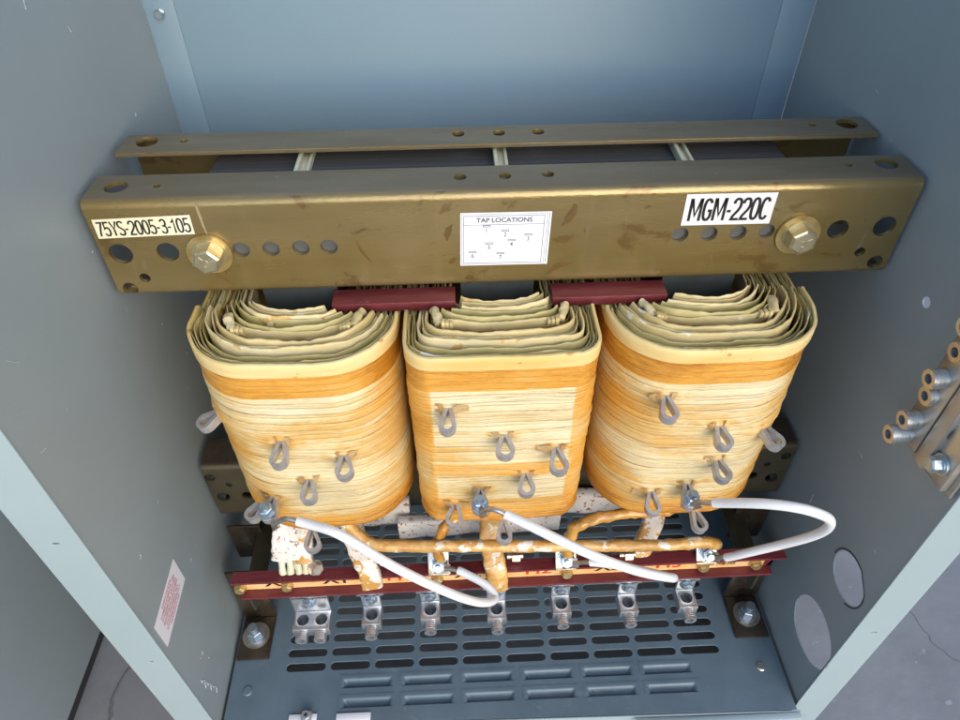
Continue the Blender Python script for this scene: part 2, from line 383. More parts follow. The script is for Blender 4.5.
# left wall (local u = along depth, v = up)
def wall_basis(xf, xb): return basis((xf, FY, 0), (xb-xf, BY-FY, 0), (0,0,1))
LU = math.hypot(XLb-XLf, BY-FY)
mxL = wall_basis(XLf, XLb); mxR = wall_basis(XRf, XRb)
def scuffs(mx, items, bm, side):
    for u, v, du, dv, w_ in items:
        n = 9; pts = []
        for i in range(n+1):
            t = i/n; pts.append(mx @ Vector((u+du*t+.0012*noise.noise(Vector((u*90,t*3,1))), v+dv*t+.0012*noise.noise(Vector((v*90,t*3,5))), side)))
        tube(bm, pts, w_, 6, mi=1, lump=w_*.8, lscale=500)
random.seed(41)
def rs(n, u0, u1, v0, v1):
    out = []
    for _ in range(n):
        a = random.uniform(0, PI); l = random.choice((.002,.004,.007,.014))
        out.append((random.uniform(u0,u1), random.uniform(v0,v1), l*math.cos(a), l*math.sin(a), random.uniform(.00012,.00028)))
    return out
low = [((lambda y: y-FY)(-.150)+.0015*q, -.455-.006*q, .004*math.sin(q*2.1), -.006, .00045) for q in range(9)]+[((lambda y: y-FY)(-.135), -.44, .006, -.004, .0005),((lambda y: y-FY)(-.131), -.444, .004, .003, .0004)]
shL = mxL @ Matrix.Translation((0,0,-.0009)); 
bmw = plate2d([(0,-.597),(LU,-.597),(LU,ZT),(0,ZT)], [circ(.30,-.02,.0022,12)], .0015, basis(Vector((XLf,FY,0))+Vector((-.0009,0,0)), (XLb-XLf,BY-FY,0), (0,0,1)))
scuffs(mxL, rs(24, .01, LU-.02, -.52, .2)+low, bmw, 0.)
wl = obj('side_wall', bmw, ['paint','scuff'], cab, smooth=10)
ku = lambda y: y-FY
holesR = [circ(ku(-.1316), -.3395, .0250, 40), circ(ku(-.1325), -.446, .0370, 48), circ(ku(-.0521), -.0745, .0045, 16)]
bmw = plate2d([(0,-.597),(LU,-.597),(LU,ZT),(0,ZT)], holesR, .0015, basis(Vector((XRf,FY,0))+Vector((.0009,0,0)), (XRb-XRf,BY-FY,0), (0,0,1)))
scuffs(mxR, rs(20, .01, LU-.02, -.52, .2), bmw, 0.)
wr = obj('side_wall', bmw, ['paint','scuff'], cab, label='right side wall with two round knockout holes', smooth=10)
# knockout rim around the smaller hole
bm = BM()
th0 = [2*PI*i/40 for i in range(41)]
path = [mxR @ Vector((ku(-.1316)+.0268*math.cos(t), -.3395+.0272*math.sin(t), .0)) + Vector((-.0001,0,0)) for t in th0 if not (1.9 < t < 2.6)]
tube(bm, [p for p in path if True][:24], .0006, 6); obj('knockout_groove', bm, 'steel_dark', wr)
# back: corner strips + recessed main panel
bm = BM(); box(bm, (XLb,BY,-.597), (-.2915,BY+.0015,ZT)); obj('back_strip', bm, 'paint_back_sky_tint', cab, bevel=.0003)
bm = BM(); box(bm, (.2765,BY,-.597), (XRb,BY+.0015,ZT)); obj('back_strip', bm, 'paint_back_sky_tint', cab, bevel=.0003)
bm = BM(); box(bm, (-.2914,BY+.0005,-.597), (.2764,BY+.0020,ZT)); obj('back_panel', bm, 'paint_back_sky_tint', cab, bevel=.0003)
hexbolt('panel_screw', cab, (-.3065,BY,.052), (0,-1,0), .0075, .005, 'zinc')
# corner weld beads / specks on the walls
# front flanges (face the viewer), with small punched holes
def fflange(x0, x1, holes, name):
    w = x1-x0
    b = plate2d([(0,-.597),(w,-.597),(w,ZT),(0,ZT)], holes, .0016, basis((x0,FY-.0008,0),(1,0,0),(0,0,1)), .0004)
    return obj(name, b, 'flange_paint_lit', cab, smooth=10)
fl = fflange(XLf-.0365, XLf+.0004, [slot(.0185,-.173,.005,.0026), slot(.0215,-.3667,.0045,.0024), slot(.018,-.52,.004,.002)], 'front_flange')
fr = fflange(XRf-.0004, XRf+.0365, [slot(.0205,-.3733,.006,.0026), slot(.019,-.577,.004,.002)], 'front_flange')
for px, x0, x1 in ((0, XLf-.0365, XLf-.035), (1, XRf+.035, XRf+.0365)):   # outer returns of the flanges
    bm = BM(); box(bm, (x0, FY+.0006, -.597), (x1, FY+.016, ZT)); obj('flange_return', bm, 'paint', fl if px == 0 else fr, bevel=.0004)
for x, z, p in ((XLf-.0155,-.173,fl), (XLf-.0130,-.3667,fl), (XRf+.0205,-.3733,fr)):
    bm = BM(); cyl(bm, (x,FY+.004,z), (x,FY-.0002,z), .0026, 12); obj('flange_rivet', bm, 'tin', p)
# floor pan with slots and louvres
holes = []; cols = 10; P0 = -.2275; DX = .05015
for rrow in range(13):
    y = -.1065+rrow*.0165
    for c_ in range(10):
        holes.append(slot(P0+c_*DX+(.0005*rrow*0), y, .0445, .0088, 6))
louv = []
for r_, (y, x0) in enumerate(((-.1262,-.1565), (-.1475,-.1555))):
    for c_ in range(6): louv.append((x0+c_*.0675, y+.0))
FX0, FX1 = -.3085, .3115
for (x, y) in louv:
    w, h = .0565, .0105
    holes.append([(x-w/2,y-h/2),(x+w/2,y-h/2)]+[(x+w/2-.004+.004*math.cos(a), y+h/2-.004+.004*math.sin(a)) for a in (0,.4,.8,1.2,PI/2)]+[(x-w/2+.004+.004*math.cos(a), y+h/2-.004+.004*math.sin(a)) for a in (PI/2,PI-1.2,PI-.8,PI-.4,PI)])
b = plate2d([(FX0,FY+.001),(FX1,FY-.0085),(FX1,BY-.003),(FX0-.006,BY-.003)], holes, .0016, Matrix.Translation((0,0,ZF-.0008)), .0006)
fp = obj('floor_pan', b, 'paint_floor_shaded', cab, smooth=10)
for (x, y) in louv:   # pressed scoop sloping down towards the front
    bm = BM(); w, h = .0563, .0104; nu, nv = 44, 16; g = []
    for i in range(nu+1):
        row = []
        for j in range(nv+1):
            X_ = -w/2-.003+(w+.006)*i/nu; Y_ = -h/2+(h+.0035)*j/nv
            e_ = min(w/2-abs(X_)-.0006, h/2-Y_-.0003)
            k_ = max(0, min(1, e_/.0062)); k_ = k_*k_*(3-2*k_)
            z = ZF+.00035-.0062*k_ if e_ > 0 else ZF+.00035
            row.append(bm.verts.new((x+X_, y+Y_, z)))
        g.append(row)
    for i in range(nu):
        for j in range(nv): bm.faces.new((g[i][j], g[i+1][j], g[i+1][j+1], g[i][j+1]))
    bm.normal_update()
    obj('louvre', bm, 'paint_floor_shaded', fp, smooth=80)
# floor front lip
bm = BM(); L_ = (XRf-XLf); m_ = basis((XLf+.0005,FY,0),(L_,-.0095,0),(0,.0095,0)) if False else Matrix.Translation((XLf+.0005,FY-.0016,0)) @ Matrix.Rotation(-math.atan2(.0095,L_),4,'Z'); box(bm, (0,0,ZF-.045), (L_-.001,.0016,ZF+.0005), 0, m_); obj('front_lip', bm, 'flange_paint_lit', cab, bevel=.0005)
bm = BM(); box(bm, (.135,FY-.0185,ZF-.004), (XRf-.002,FY-.0112,ZF+.001)); obj('front_rail', bm, 'flange_paint_lit', cab, bevel=.0008)
for x, y in ((-.2885,-.130), (.288,-.1285)):
    bm = BM(); cyl(bm, (x,y,ZF), (x,y,ZF+.0012), .0055, 24, r2=.0045)
    obj('floor_rivet', bm, 'paint_floor_shaded' if x < 0 else 'tin', cab)
# labels at the bottom front of the pan, and the small ground lug there
for x0, x1, yy in ((-.238,-.208,FY+.002), (-.187,-.150,FY+.001)):
    bm = BM(); box(bm, (x0,yy,ZF+.0004), (x1,yy+.0075,ZF+.0022)); obj('floor_tab', bm, 'white_label', cab, bevel=.0003)
lug = empty('small_ground_lug', (-.218,-.162,ZF), 'small aluminium ground lug with one set screw at the front edge of the cabinet floor', 'lug')
bm = BM(); box(bm, (-.2235,-.1675,ZF+.0024), (-.2125,-.1565,ZF+.0085)); obj('lug_body', bm, 'alu', lug, bevel=.001)
bm = BM(); ringcyl(bm, (-.218,-.162,ZF+.008), (-.218,-.162,ZF+.012), .0042, .002, 20); cyl(bm, (-.218,-.162,ZF+.0082), (-.218,-.162,ZF+.0095), .0021, 6, 1)
obj('set_screw', bm, ['alu','steel_dark'], lug)
# warning sticker on the left wall: slanted white rectangle, faded red print
cor = [Vector(c) for c in ((0,-.0975,-.3199),(0,-.0943,-.3546),(0,-.1599,-.3588),(0,-.1613,-.319))]
def wallx(y): return XLf+(XLb-XLf)*(y-FY)/(BY-FY)
o0 = Vector((wallx(-.1606)+.0002,-.1606,-.357)); mxS = basis(o0, (wallx(-.095)-wallx(-.1606), .0656, .0025), (0,0,1))
bm = BM(); rect(bm, mxS, 0, 0, .0655, .037, 0, 0, .0002)
for k in range(7):
    random.seed(k+3); sz = .0042
    s = ''.join(random.choice('AEHRTIONSDLMBC ') for _ in range(16 if 1 <= k <= 5 else 11))
    text(bm, s, mxS @ Matrix.Translation((.033,.032-k*.0045,.0004)), sz, 1, 1.05, .00012, .00003)
obj('warning_sticker', bm, ['white_label','ink_pink'], wl)

# ================================================================== CLAMP CHANNELS
HL, CH, CD = .3085, .0853, .0385
def channel(name, yweb, dirn, ztop, holes_web, holes_top, label, group, mtop='bronze_top', tth=.0035, mweb='bronze'):
    """steel channel along x: web at yweb facing -dirn, flanges reaching towards +dirn"""
    root = empty(name, (0, yweb, ztop-CH), label, 'steel channel', group)
    rO, n = .007, 6; prof = []
    d = dirn
    # outer profile from the tip of the top flange round the web to the tip of the bottom flange
    outer = [(CD, 0)]+[(rO-rO*math.sin(PI/2*i/n), -rO+rO*math.cos(PI/2*i/n)) for i in range(n+1)]
    outer += [(rO-rO*math.cos(PI/2*i/n), -CH+rO-rO*math.sin(PI/2*i/n)) for i in range(n+1)]+[(CD, -CH)]
    rI = rO-tth
    inner = [(CD, -tth)]+[(rO-rI*math.sin(PI/2*i/n), -rO+rI*math.cos(PI/2*i/n)) for i in range(n+1)]
    inner += [(rO-rI*math.cos(PI/2*i/n), -CH+rO-rI*math.sin(PI/2*i/n)) for i in range(n+1)]+[(CD, -CH+tth)]
    bm = BM(); xs = (-HL, HL); m = len(outer)
    V = {}
    for s, x in enumerate(xs):
        for k, (a, c) in enumerate(outer): V[s,0,k] = bm.verts.new((x, yweb+d*a, ztop+c))
        for k, (a, c) in enumerate(inner): V[s,1,k] = bm.verts.new((x, yweb+d*a, ztop+c))
    for k in range(m-1):
        mi = 1 if (k < 3 or k >= m-4) else 0
        for lay in (0,1):
            f = bm.faces.new((V[0,lay,k], V[1,lay,k], V[1,lay,k+1], V[0,lay,k+1])); f.material_index = mi
        for s in (0,1):
            f = bm.faces.new((V[s,0,k], V[s,0,k+1], V[s,1,k+1], V[s,1,k])); f.material_index = mi
    for k in (0, m-1):
        f = bm.faces.new((V[0,0,k], V[1,0,k], V[1,1,k], V[0,1,k])); f.material_index = 1
    bmesh.ops.recalc_face_normals(bm, faces=bm.faces)
    me = bpy.data.meshes.new('beam'); bm.to_mesh(me); bm.free()
    me.materials.append(M['bronze']); me.materials.append(M[mtop])
    o = bpy.data.objects.new('beam', me); COL.objects.link(o)
    cb = BM()
    for x, z, r_ in holes_web: cyl(cb, (x, yweb-.01, ztop+z), (x, yweb+.01, ztop+z), r_, 28)
    for x, y, r_ in holes_top: cyl(cb, (x, yweb+d*y, ztop-.012), (x, yweb+d*y, ztop+.01), r_, 24)
    bmesh.ops.recalc_face_normals(cb, faces=cb.faces)
    cm = bpy.data.meshes.new('cut'); cb.to_mesh(cm); cb.free(); co = bpy.data.objects.new('cut', cm); COL.objects.link(co)
    md = o.modifiers.new('holes', 'BOOLEAN'); md.operation = 'DIFFERENCE'; md.solver = 'EXACT'; md.object = co
    dg = bpy.context.evaluated_depsgraph_get(); m2 = bpy.data.meshes.new_from_object(o.evaluated_get(dg))
    bpy.data.objects.remove(o); bpy.data.objects.remove(co)
    bm = BM(); bm.from_mesh(m2)
    es = [e for e in bm.edges if len(e.link_faces) == 2 and e.calc_face_angle(0) > math.radians(60)]
    bmesh.ops.bevel(bm, geom=es, offset=.0006, segments=2, affect='EDGES', clamp_overlap=True)
    for f in bm.faces: f.material_index = min(f.material_index, 1)
    b_ = obj('beam', bm, [mweb, mtop], root, smooth=30)
    return root, b_
HW = [(-.2037,-.0441,.0066),(-.181,-.044,.0066),(-.1583,-.0439,.0066),(-.137,-.0438,.0066),(.1331,-.0423,.0066),(.1557,-.0422,.0066),(.1783,-.0421,.0066),(.2007,-.0415,.0062),
      (-.2942,-.0445,.0088),(-.2587,-.044,.0082),(-.2838,-.0674,.0042),(-.2985,-.0775,.0060),(.2565,-.0415,.0082),(.2929,-.0400,.0088),(.2821,-.0634,.0042),(.2980,-.0735,.0060)]
HT = [(-.2889,.0211,.0085),(-.2589,.021,.0027),(-.0352,.0221,.0047),(-.0016,.0218,.0047),(.0309,.023,.0047),(.2607,.0245,.0027),(.2900,.0250,.0085)]
HTr = [(x, .0185, r_) for x, y, r_ in HT]
ch, beam = channel('clamp_channel', 0, 1, 0, HW, HT, 'bronze steel channel above the coils, carrying three labels and two big bolts', 'steel clamp channels')
for x, z, rt in ((-.2274,-.0458,.2), (.2251,-.0442,.5)):
    hexbolt('clamp_bolt', ch, (x,-.0005,z), (0,-1,0), .0190, .0115, 'brass_nut', .0170, 'washer', rot=rt, marks=True)
def sticker(name, parent, corners, build, mats, th=.0003):
    """corners: bottom-left, bottom-right, top-left on the web"""
    bl, br, tl = [Vector(c) for c in corners]
    W_ = (br-bl).length; H_ = (tl-bl).length; m = basis(bl, br-bl, tl-bl)
    bm = BM(); rect(bm, m, 0, 0, W_, H_, 0, 0, th); build(bm, m, W_, H_, th+.0001)
    return obj(name, bm, mats, parent)
def smear(x, z, a, b, rot, sd, m='stain'):
    bm = BM(); vs = []
    for i in range(40):
        t = 2*PI*i/40; k = 1+.45*noise.noise(Vector((math.cos(t)*1.7+sd, math.sin(t)*1.7, sd)))+.15*noise.noise(Vector((math.cos(t)*7+sd, math.sin(t)*7, 2)))
        u, v = a*math.cos(t)*k, b*math.sin(t)*k; v += .25*u*u/max(a,1e-4)*math.sin(sd)
        vs.append(bm.verts.new((x+u*math.cos(rot)-v*math.sin(rot), -.00012, z+u*math.sin(rot)+v*math.cos(rot))))
    f = bm.faces.new(vs); bmesh.ops.triangulate(bm, faces=[f]); bmesh.ops.solidify(bm, geom=bm.faces[:], thickness=.00008)
    obj('varnish_smear', bm, m, ch)
for q in ((.0470,-.022,.0095,.0030,1.15,1.3),(.0425,-.043,.0085,.0032,.2,2.1),(.0400,-.0675,.0100,.0026,.55,4.4),(-.0460,-.034,.0070,.0022,1.3,5.0),(-.0300,-.0765,.0034,.0026,.2,6.1),(-.0430,-.060,.0040,.0018,.9,7.2),(-.112,-.050,.0110,.0010,-1.1,8.8),(-.225,-.068,.0120,.0012,-.8,9.3)): smear(*q)
smear(-.2262, -.0150, .0011, .0120, .05, 3.3, 'residue')
sticker('label_sticker', ch, ((-.305,-.0004,-.0302),(-.2338,-.0004,-.0284),(-.3045,-.0004,-.0140)),
    lambda bm, m, w, h, t: stroke_text(bm, '75YS-2005-3-105', m @ Matrix.Translation((w/2,h*.49,t)), w*.96, h*.80, .0014, 1), ['yellow_label','ink'])
sticker('label_sticker', ch, ((.1318,-.0004,-.0334),(.2000,-.0004,-.0338),(.1316,-.0004,-.0068)),
    lambda bm, m, w, h, t: stroke_text(bm, 'MGM-220C', m @ Matrix.Translation((w/2,h*.50,t)), w*.90, h*.76, .0022, 1), ['white_label','ink'])
def tapmap(bm, m, w, h, t):
    frame_lines(bm, m, .0022, .0022, w-.005, h-.0026, .00035, t, 1)
    frame_lines(bm, m, .0010, .0010, w-.003, h-.0012, .00018, t, 1)
    rect(bm, m, w-.0018, .002, w-.0015, h-.001, t, 1)
    rect(bm, m, .0024, h-.0105, w-.0052, h-.0102, t, 1)
    text(bm, 'TAP LOCATIONS', m @ Matrix.Translation((w/2-.001,h-.0066,t)), .0054, 1, 1.02, .00014, .00003)
    for n, (u, v) in enumerate(((.29,.755),(.50,.67),(.76,.585),(.575,.485),(.325,.43),(.14,.27),(.455,.235))):
        frame_lines(bm, m, w*u-.0029, h*v-.0008, w*u+.0029, h*v+.0008, .0004, t, 1)
        text(bm, str(n+1), m @ Matrix.Translation((w*u,h*v-.0038,t)), .0052, 1, .9, .00003, .00003)
sticker('tap_diagram', ch, ((-.0372,-.0004,-.0644),(.0312,-.0004,-.0650),(-.0360,-.0004,-.0172)), tapmap, ['tap_label','ink_grey'])
ch2, _ = channel('clamp_channel', .1133, -1, .0, [], HTr, 'upper rear steel channel behind the core, partly hidden by the front channel', 'steel clamp channels')
ZL = -.304
HW3 = [(-.3027,-.0177,.0052),(-.2865,-.0307,.0032),(-.2975,-.0512,.0068),(.3000,-.018,.0052),(.2835,-.0307,.0032),(.2945,-.0550,.0068),(.272,-.05,.0055),(-.272,-.05,.0055)]
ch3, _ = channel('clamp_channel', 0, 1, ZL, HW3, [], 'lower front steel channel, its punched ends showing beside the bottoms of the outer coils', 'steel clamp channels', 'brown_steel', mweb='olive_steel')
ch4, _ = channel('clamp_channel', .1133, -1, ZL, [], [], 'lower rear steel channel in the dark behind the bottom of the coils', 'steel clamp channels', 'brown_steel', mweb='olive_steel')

# ================================================================== CORE
XC = {'L': -.1680, 'M': -.0075, 'R': .1590}
core = empty('laminated_core', (0,.057,-.40), 'dark laminated steel core with three legs, its top seen between the two upper channels', 'transformer core')
def lam(lo, hi, name):
    bm = BM(); n = 14; y0, y1 = lo[1], hi[1]
    for i in range(n):
        a = y0+(y1-y0)*i/n; e = .0004*(i % 2); dz = random.uniform(-.0004,.0004)
        box(bm, (lo[0]+e, a+.0002, lo[2]), (hi[0]-e, a+(y1-y0)/n, hi[2]+dz))
    obj(name, bm, 'core', core)
def lam_leg(lo, hi, name):
    global_mat = 'core_leg'; bm = BM()
    for i in range(12):
        a = lo[1]+(hi[1]-lo[1])*i/12; box(bm, (lo[0]+.0004*(i%2), a+.0002, lo[2]), (hi[0]-.0004*(i%2), a+(hi[1]-lo[1])/12, hi[2]))
    obj(name, bm, global_mat, core)
lam((-.235,.0042,-.0835), (.231,.1093,-.014), 'yoke')
lam((-.235,.0042,ZL-.080), (.231,.1093,ZL-.006), 'yoke')
for k in 'LMR': lam_leg((XC[k]-.030,.006,ZL-.0055), (XC[k]+.030,.1075,-.084), 'leg')
for x, s in ((-.159,.0), (-.002,0), (.146,-.0)):
    bm = BM(); box(bm, (x-.0055,.020,-.0132), (x+.0055,.0925,-.0105))
    box(bm, (x-.0055,.020,-.0105), (x-.0025,.0925,-.0055)); box(bm, (x+.0030,.020,-.0105), (x+.0055,.0925,-.0075))
    tag(obj('spacer_stick', bm, 'stick', bevel=.0005), {-.159:'cream spacer stick bridging the upper channels over the left coil', -.002:'cream spacer stick bridging the upper channels at their middle', .146:'cream spacer stick bridging the upper channels over the right coil'}[x], 'spacer stick', 'cream spacer sticks on the core')
for x0, x1, lab in ((-.1400,-.0420,'maroon insulating strip under the front channel between the left and middle coils'), (.0355,.1280,'maroon insulating strip under the front channel between the middle and right coils')):
    bm = BM(); box(bm, (x0,-.0165,-.0953), (x1,.003,-.0870)); tag(obj('insulating_strip', bm, 'maroon', bevel=.0007), lab, 'insulation strip', 'maroon insulating strips')
for x0, x1, lab in ((-.1200,-.0550,'lower maroon strip in the dark gap between the left and middle coils'), (.0400,.1050,'lower maroon strip in the dark gap between the middle and right coils')):
    bm = BM(); box(bm, (x0,-.012,ZL+.0006), (x1,.003,ZL+.012)); tag(obj('insulating_strip', bm, 'maroon', bevel=.0007), lab, 'insulation strip', 'maroon insulating strips')

# ================================================================== COILS
YC = .055
def rrect(a, b, r, n, bulge=0.):
    """closed rounded rectangle, n points, roughly even spacing, starting at front middle"""
    r = min(r, a*.98, b*.98)
    segs = []
    per = 4*(a-r)+4*(b-r)+2*PI*r; out = []
    for i in range(n):
        s = per*i/n; 
        L = [(a-r), PI*r/2, 2*(b-r), PI*r/2, 2*(a-r), PI*r/2, 2*(b-r), PI*r/2, (a-r)]
        k = 0
        while s > L[k] and k < 8: s -= L[k]; k += 1
        if k == 0: p = (s, -b)
        elif k == 1: t = s/r; p = (a-r+r*math.sin(t), -b+r-r*math.cos(t))
        elif k == 2: p = (a, -b+r+s)
        elif k == 3: t = s/r; p = (a-r+r*math.cos(t), b-r+r*math.sin(t))
        elif k == 4: p = (a-r-s, b)
        elif k == 5: t = s/r; p = (-a+r-r*math.sin(t), b-r+r*math.cos(t))
        elif k == 6: p = (-a, b-r-s)
        elif k == 7: t = s/r; p = (-a+r-r*math.cos(t), -b+r-r*math.sin(t))
        else: p = (-(a-r)+s, -b)
        bx = bulge*(1-(p[0]/a)**2)*(1 if p[1] < 0 else -1)
        out.append((p[0], p[1]-bx))
    return out
def normals(pl):
    n = len(pl); out = []
    for i in range(n):
        t = (pl[(i+1)%n][0]-pl[i-1][0], pl[(i+1)%n][1]-pl[i-1][1]); l = math.hypot(*t) or 1
        out.append((t[1]/l, -t[0]/l))
    return out
CZT, CZB = -.089, -.307
def ringwall(bm, a, b, r, cx, zt, zb, th, n=150, bulge=0, wav=.0012, seed=0, zwav=.0015, mi=0):
    o_ = rrect(a, b, r, n, bulge); nn = normals(o_)
    R4 = []
    for lay in range(6):
        z, ins = ((zb,0),((zt+zb)/2,0),(zt-.0006,0),(zt,.0005),(zt,th-.0005),(zt-.012,th))[lay]
        ring = []
        for i in range(n):
            p = o_[i]; q = nn[i]
            w = wav*noise.noise(Vector((p[0]*40, p[1]*40, seed)))+wav*.5*noise.noise(Vector((p[0]*110, p[1]*110, seed+9)))
            zz = zwav*noise.noise(Vector((p[0]*25, p[1]*25, seed+5)))+(.6*zwav*noise.noise(Vector((p[0]*160, p[1]*160, seed+7))))
            Y_ = YC+p[1]+q[1]*(w-ins); Z_ = z+(zz if lay >= 1 else 0)
            X_ = cx+p[0]+q[0]*(w-ins)
            if Y_ > -.0225 and (-.143 < X_ < -.039 or .0325 < X_ < .131): Z_ = min(Z_, -.0990)     # pressed down under the insulating strips
            if Y_ > -.006: Z_ = min(Z_, -.0990)
            ring.append(bm.verts.new((cx+p[0]+q[0]*(w-ins), Y_, Z_)))
        R4.append(ring)
    for k in range(5):
        for i in range(n):
            f = bm.faces.new((R4[k][i], R4[k][(i+1)%n], R4[k+1][(i+1)%n], R4[k+1][i])); f.material_index = mi
def coil(key, label, loops, seed):
    cx = XC[key]; boxy = key == 'M'
    A, B, RR, BU = (.0745,.134,.020,.0025) if boxy else ((.0805 if key == 'L' else .0820),.1335,.052,.0035)
    root = empty('transformer_coil', (cx, YC, CZB), label, 'coil', 'wound transformer coils')
    # ---- winding body
    n, m = 420, 400; pl = rrect(A, B, RR, n, BU); nn = normals(pl)
    random.seed(seed); bands = []; z = 0.; Ht = CZT-.010-CZB
    # first the smooth amber tape collar, then paper wraps of uneven height
    while z < Ht:
        h = .0062 if z < .026 else random.choice((.0034,.0048,.0062,.0076))
        bands.append((z, h, random.uniform(-.35,.35), random.uniform(.0006,.0016), random.uniform(-.09,.12))); z += h
    bm = BM(); va = []; ga = []; grid = []
    for j in range(m+1):
        zz = Ht*j/m; row = []
        for i in range(n):
            p = pl[i]; q = nn[i]; side = min(1, abs(q[0])*1.3); front = max(0, -q[1])
            # slanting and wandering wraps
            wob = .0040*noise.noise(Vector((p[0]*9+seed, p[1]*9, zz*10)))+.0011*noise.noise(Vector((p[0]*34, p[1]*34+seed, zz*45)))
            zc = zz+wob*min(1, zz/.03)*min(1, (Ht-zz)/.02+.2)
            k = 0
            lo_, hi_ = 0, len(bands)-1
            while lo_ < hi_:
                md = (lo_+hi_+1)//2
                if bands[md][0] <= zc: lo_ = md
                else: hi_ = md-1
            z0, h, tl, dp, vv = bands[lo_]
            t = min(1, max(0, (zc-z0)/h))
            dp *= (.45 if zz < .026 else 1)*(.7+.7*side)
            loc = noise.noise(Vector((p[0]*22, p[1]*22+lo_*3.1, lo_*1.7)))   # each wrap bulges here and there
            disp = dp*(1-abs(2*t-1)**5)-dp+.0010*loc*(1 if zz > .026 else .3)+dp*.5*(t-.5)
            groove = max(0, 1-min(t, 1-t)*h/.00070)*(.85+.15*side)*(.6+.6*max(0, min(1, .5+1.6*noise.noise(Vector((p[0]*14, p[1]*14, lo_*2.3))))))
            if zz < .026: groove *= .35; disp = disp*.5-.0006
            fz = (zc*1000/1.9+2.2*noise.noise(Vector((p[0]*18+seed, p[1]*18, zc*60)))) % 1.0
            fine = max(0, 1-abs(fz-.5)*5)*max(0, noise.noise(Vector((p[0]*20, p[1]*20+seed, zc*130)))+.12)
            if zz > .026: disp -= .0007*fine; groove = max(groove, min(.75, 1.3*fine))
            tuck = max(0, (zz-(Ht-.018))/.018); disp -= .011*tuck**2.2
            bell = -.0016*max(0, (zz/Ht))*side
            # flat paper patch framed by taped vertical edges on the middle coil
            v = .14+vv
            if zz < .026: v = .74+.12*noise.noise(Vector((p[0]*30, p[1]*30, zz*220)))
            v += .27*side**1.6*(.5+.9*noise.noise(Vector((p[0]*14+seed, p[1]*14, zz*16)))+.35)
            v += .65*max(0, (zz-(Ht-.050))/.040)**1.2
            v += .42*max(0, noise.noise(Vector((p[0]*13+seed*2, p[1]*13, zz*24))))
            if zz > .05: v += .06
            if boxy:
                if abs(p[0]) > .056: v = max(v, .66+.2*noise.noise(Vector((p[0]*50, 3, zz*20)))); disp += .0006; groove *= .35
                if .112 < zz < .128 and abs(p[0]) < .06: v = .62; disp += .0012; groove *= .4
                if .164 < zz: v = max(v, .60)
            for (lx, lz) in [(l[0]-cx, CZT-.010-l[2]) for l in loops]:
                if p[1] < 0 or True:
                    du = (p[0]-lx)/.020; dv = (zz-lz+.002)/.007
                    if p[1] < 0:
                        e = math.exp(-(du*du+dv*dv)); disp += .0022*e*(1+.5*noise.noise(Vector((p[0]*150, p[1]*150, zz*200)))); v += .40*e*(.6+noise.noise(Vector((p[0]*120, 1, zz*160)))); groove *= 1-.8*e
            x_ = cx+p[0]+q[0]*(disp+bell); y_ = YC+p[1]+q[1]*(disp+bell)
            row.append(bm.verts.new((x_, y_, CZT-.010-zz))); va.append(max(0, min(1, v))); ga.append(max(0, min(1, groove)))
        grid.append(row)
    for j in range(m):
        for i in range(n): bm.faces.new((grid[j][i], grid[j][(i+1)%n], grid[j+1][(i+1)%n], grid[j+1][i]))
    # bottom closed inward
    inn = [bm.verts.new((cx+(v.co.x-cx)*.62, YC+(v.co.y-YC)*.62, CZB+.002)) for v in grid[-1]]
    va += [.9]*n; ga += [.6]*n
    for i in range(n): bm.faces.new((grid[-1][i], grid[-1][(i+1)%n], inn[(i+1)%n], inn[i]))
    bm.verts.index_update()
    o = obj('winding', bm, 'coil', root, smooth=75)
    for nm, arr in (('varnish', va), ('groove', ga)):
        a_ = o.data.attributes.new(nm, 'FLOAT', 'POINT'); a_.data.foreach_set('value', arr)
    # ---- cream lip on the outer winding
    bm = BM(); ringwall(bm, A+.0006, B+.0006, RR+.0004, cx, CZT, CZT-.0125, .0030, bulge=BU, seed=seed, zwav=.0012, wav=.0006)
    obj('outer_paper_lip', bm, 'lip', root, smooth=60)
    # ---- inner layers: d = distance behind the outer face at the front
    layers = [(.0036,.0018,-.0015,'olive'), (.0068,.0020,-.003,'cream'), (.0205,.0026,.0,'cream_pale' if key != 'R' else 'cream'), (.0150,.0018,-.0030,'olive'), (.0262,.0022,-.0022,'cream_pale'), (.0445,.0018,-.0010,'cream'), (.0565,.0018,.0008,'olive'), (.0322,.0030,.0004,'cream'), (.0385,.0018,-.0030,'varnish_gap'), (.0505,.0022,.0014,'olive'), (.0620,.0024,.0024,'cream_pale'), (.0690,.0018,.0006,'cream'), (.0725,.0018,.0022,'cream_pale')]
    for k, (d, th, dz, mt) in enumerate(layers):
        bm = BM(); f = .50
        ringwall(bm, A-d*f, B-d, max(.012, RR-d*.42), cx, CZT+dz, CZT-.035, th*.72, bulge=BU*(1+.3*k), seed=seed+k*13, zwav=.0022, wav=.0020)
        obj('winding_layer', bm, mt, root, smooth=60)
        if k in (1, 4, 8):   # olive barrier standing just inside the layer
            bm = BM(); ringwall(bm, A-(d+.003)*f-.0005, B-d-.0032, max(.012, RR-d*.42), cx, CZT+dz-.004, CZT-.035, .002, bulge=BU*(1+.3*k), seed=seed+k*17+5, zwav=.0016, wav=.0012)
            obj('barrier_sheet', bm, 'olive', root, smooth=60)
    bm = BM(); box(bm, (cx-.050,YC-.105,CZT-.034), (cx+.050,YC+.105,CZT-.028)); obj('duct_floor', bm, 'varnish_gap', root)
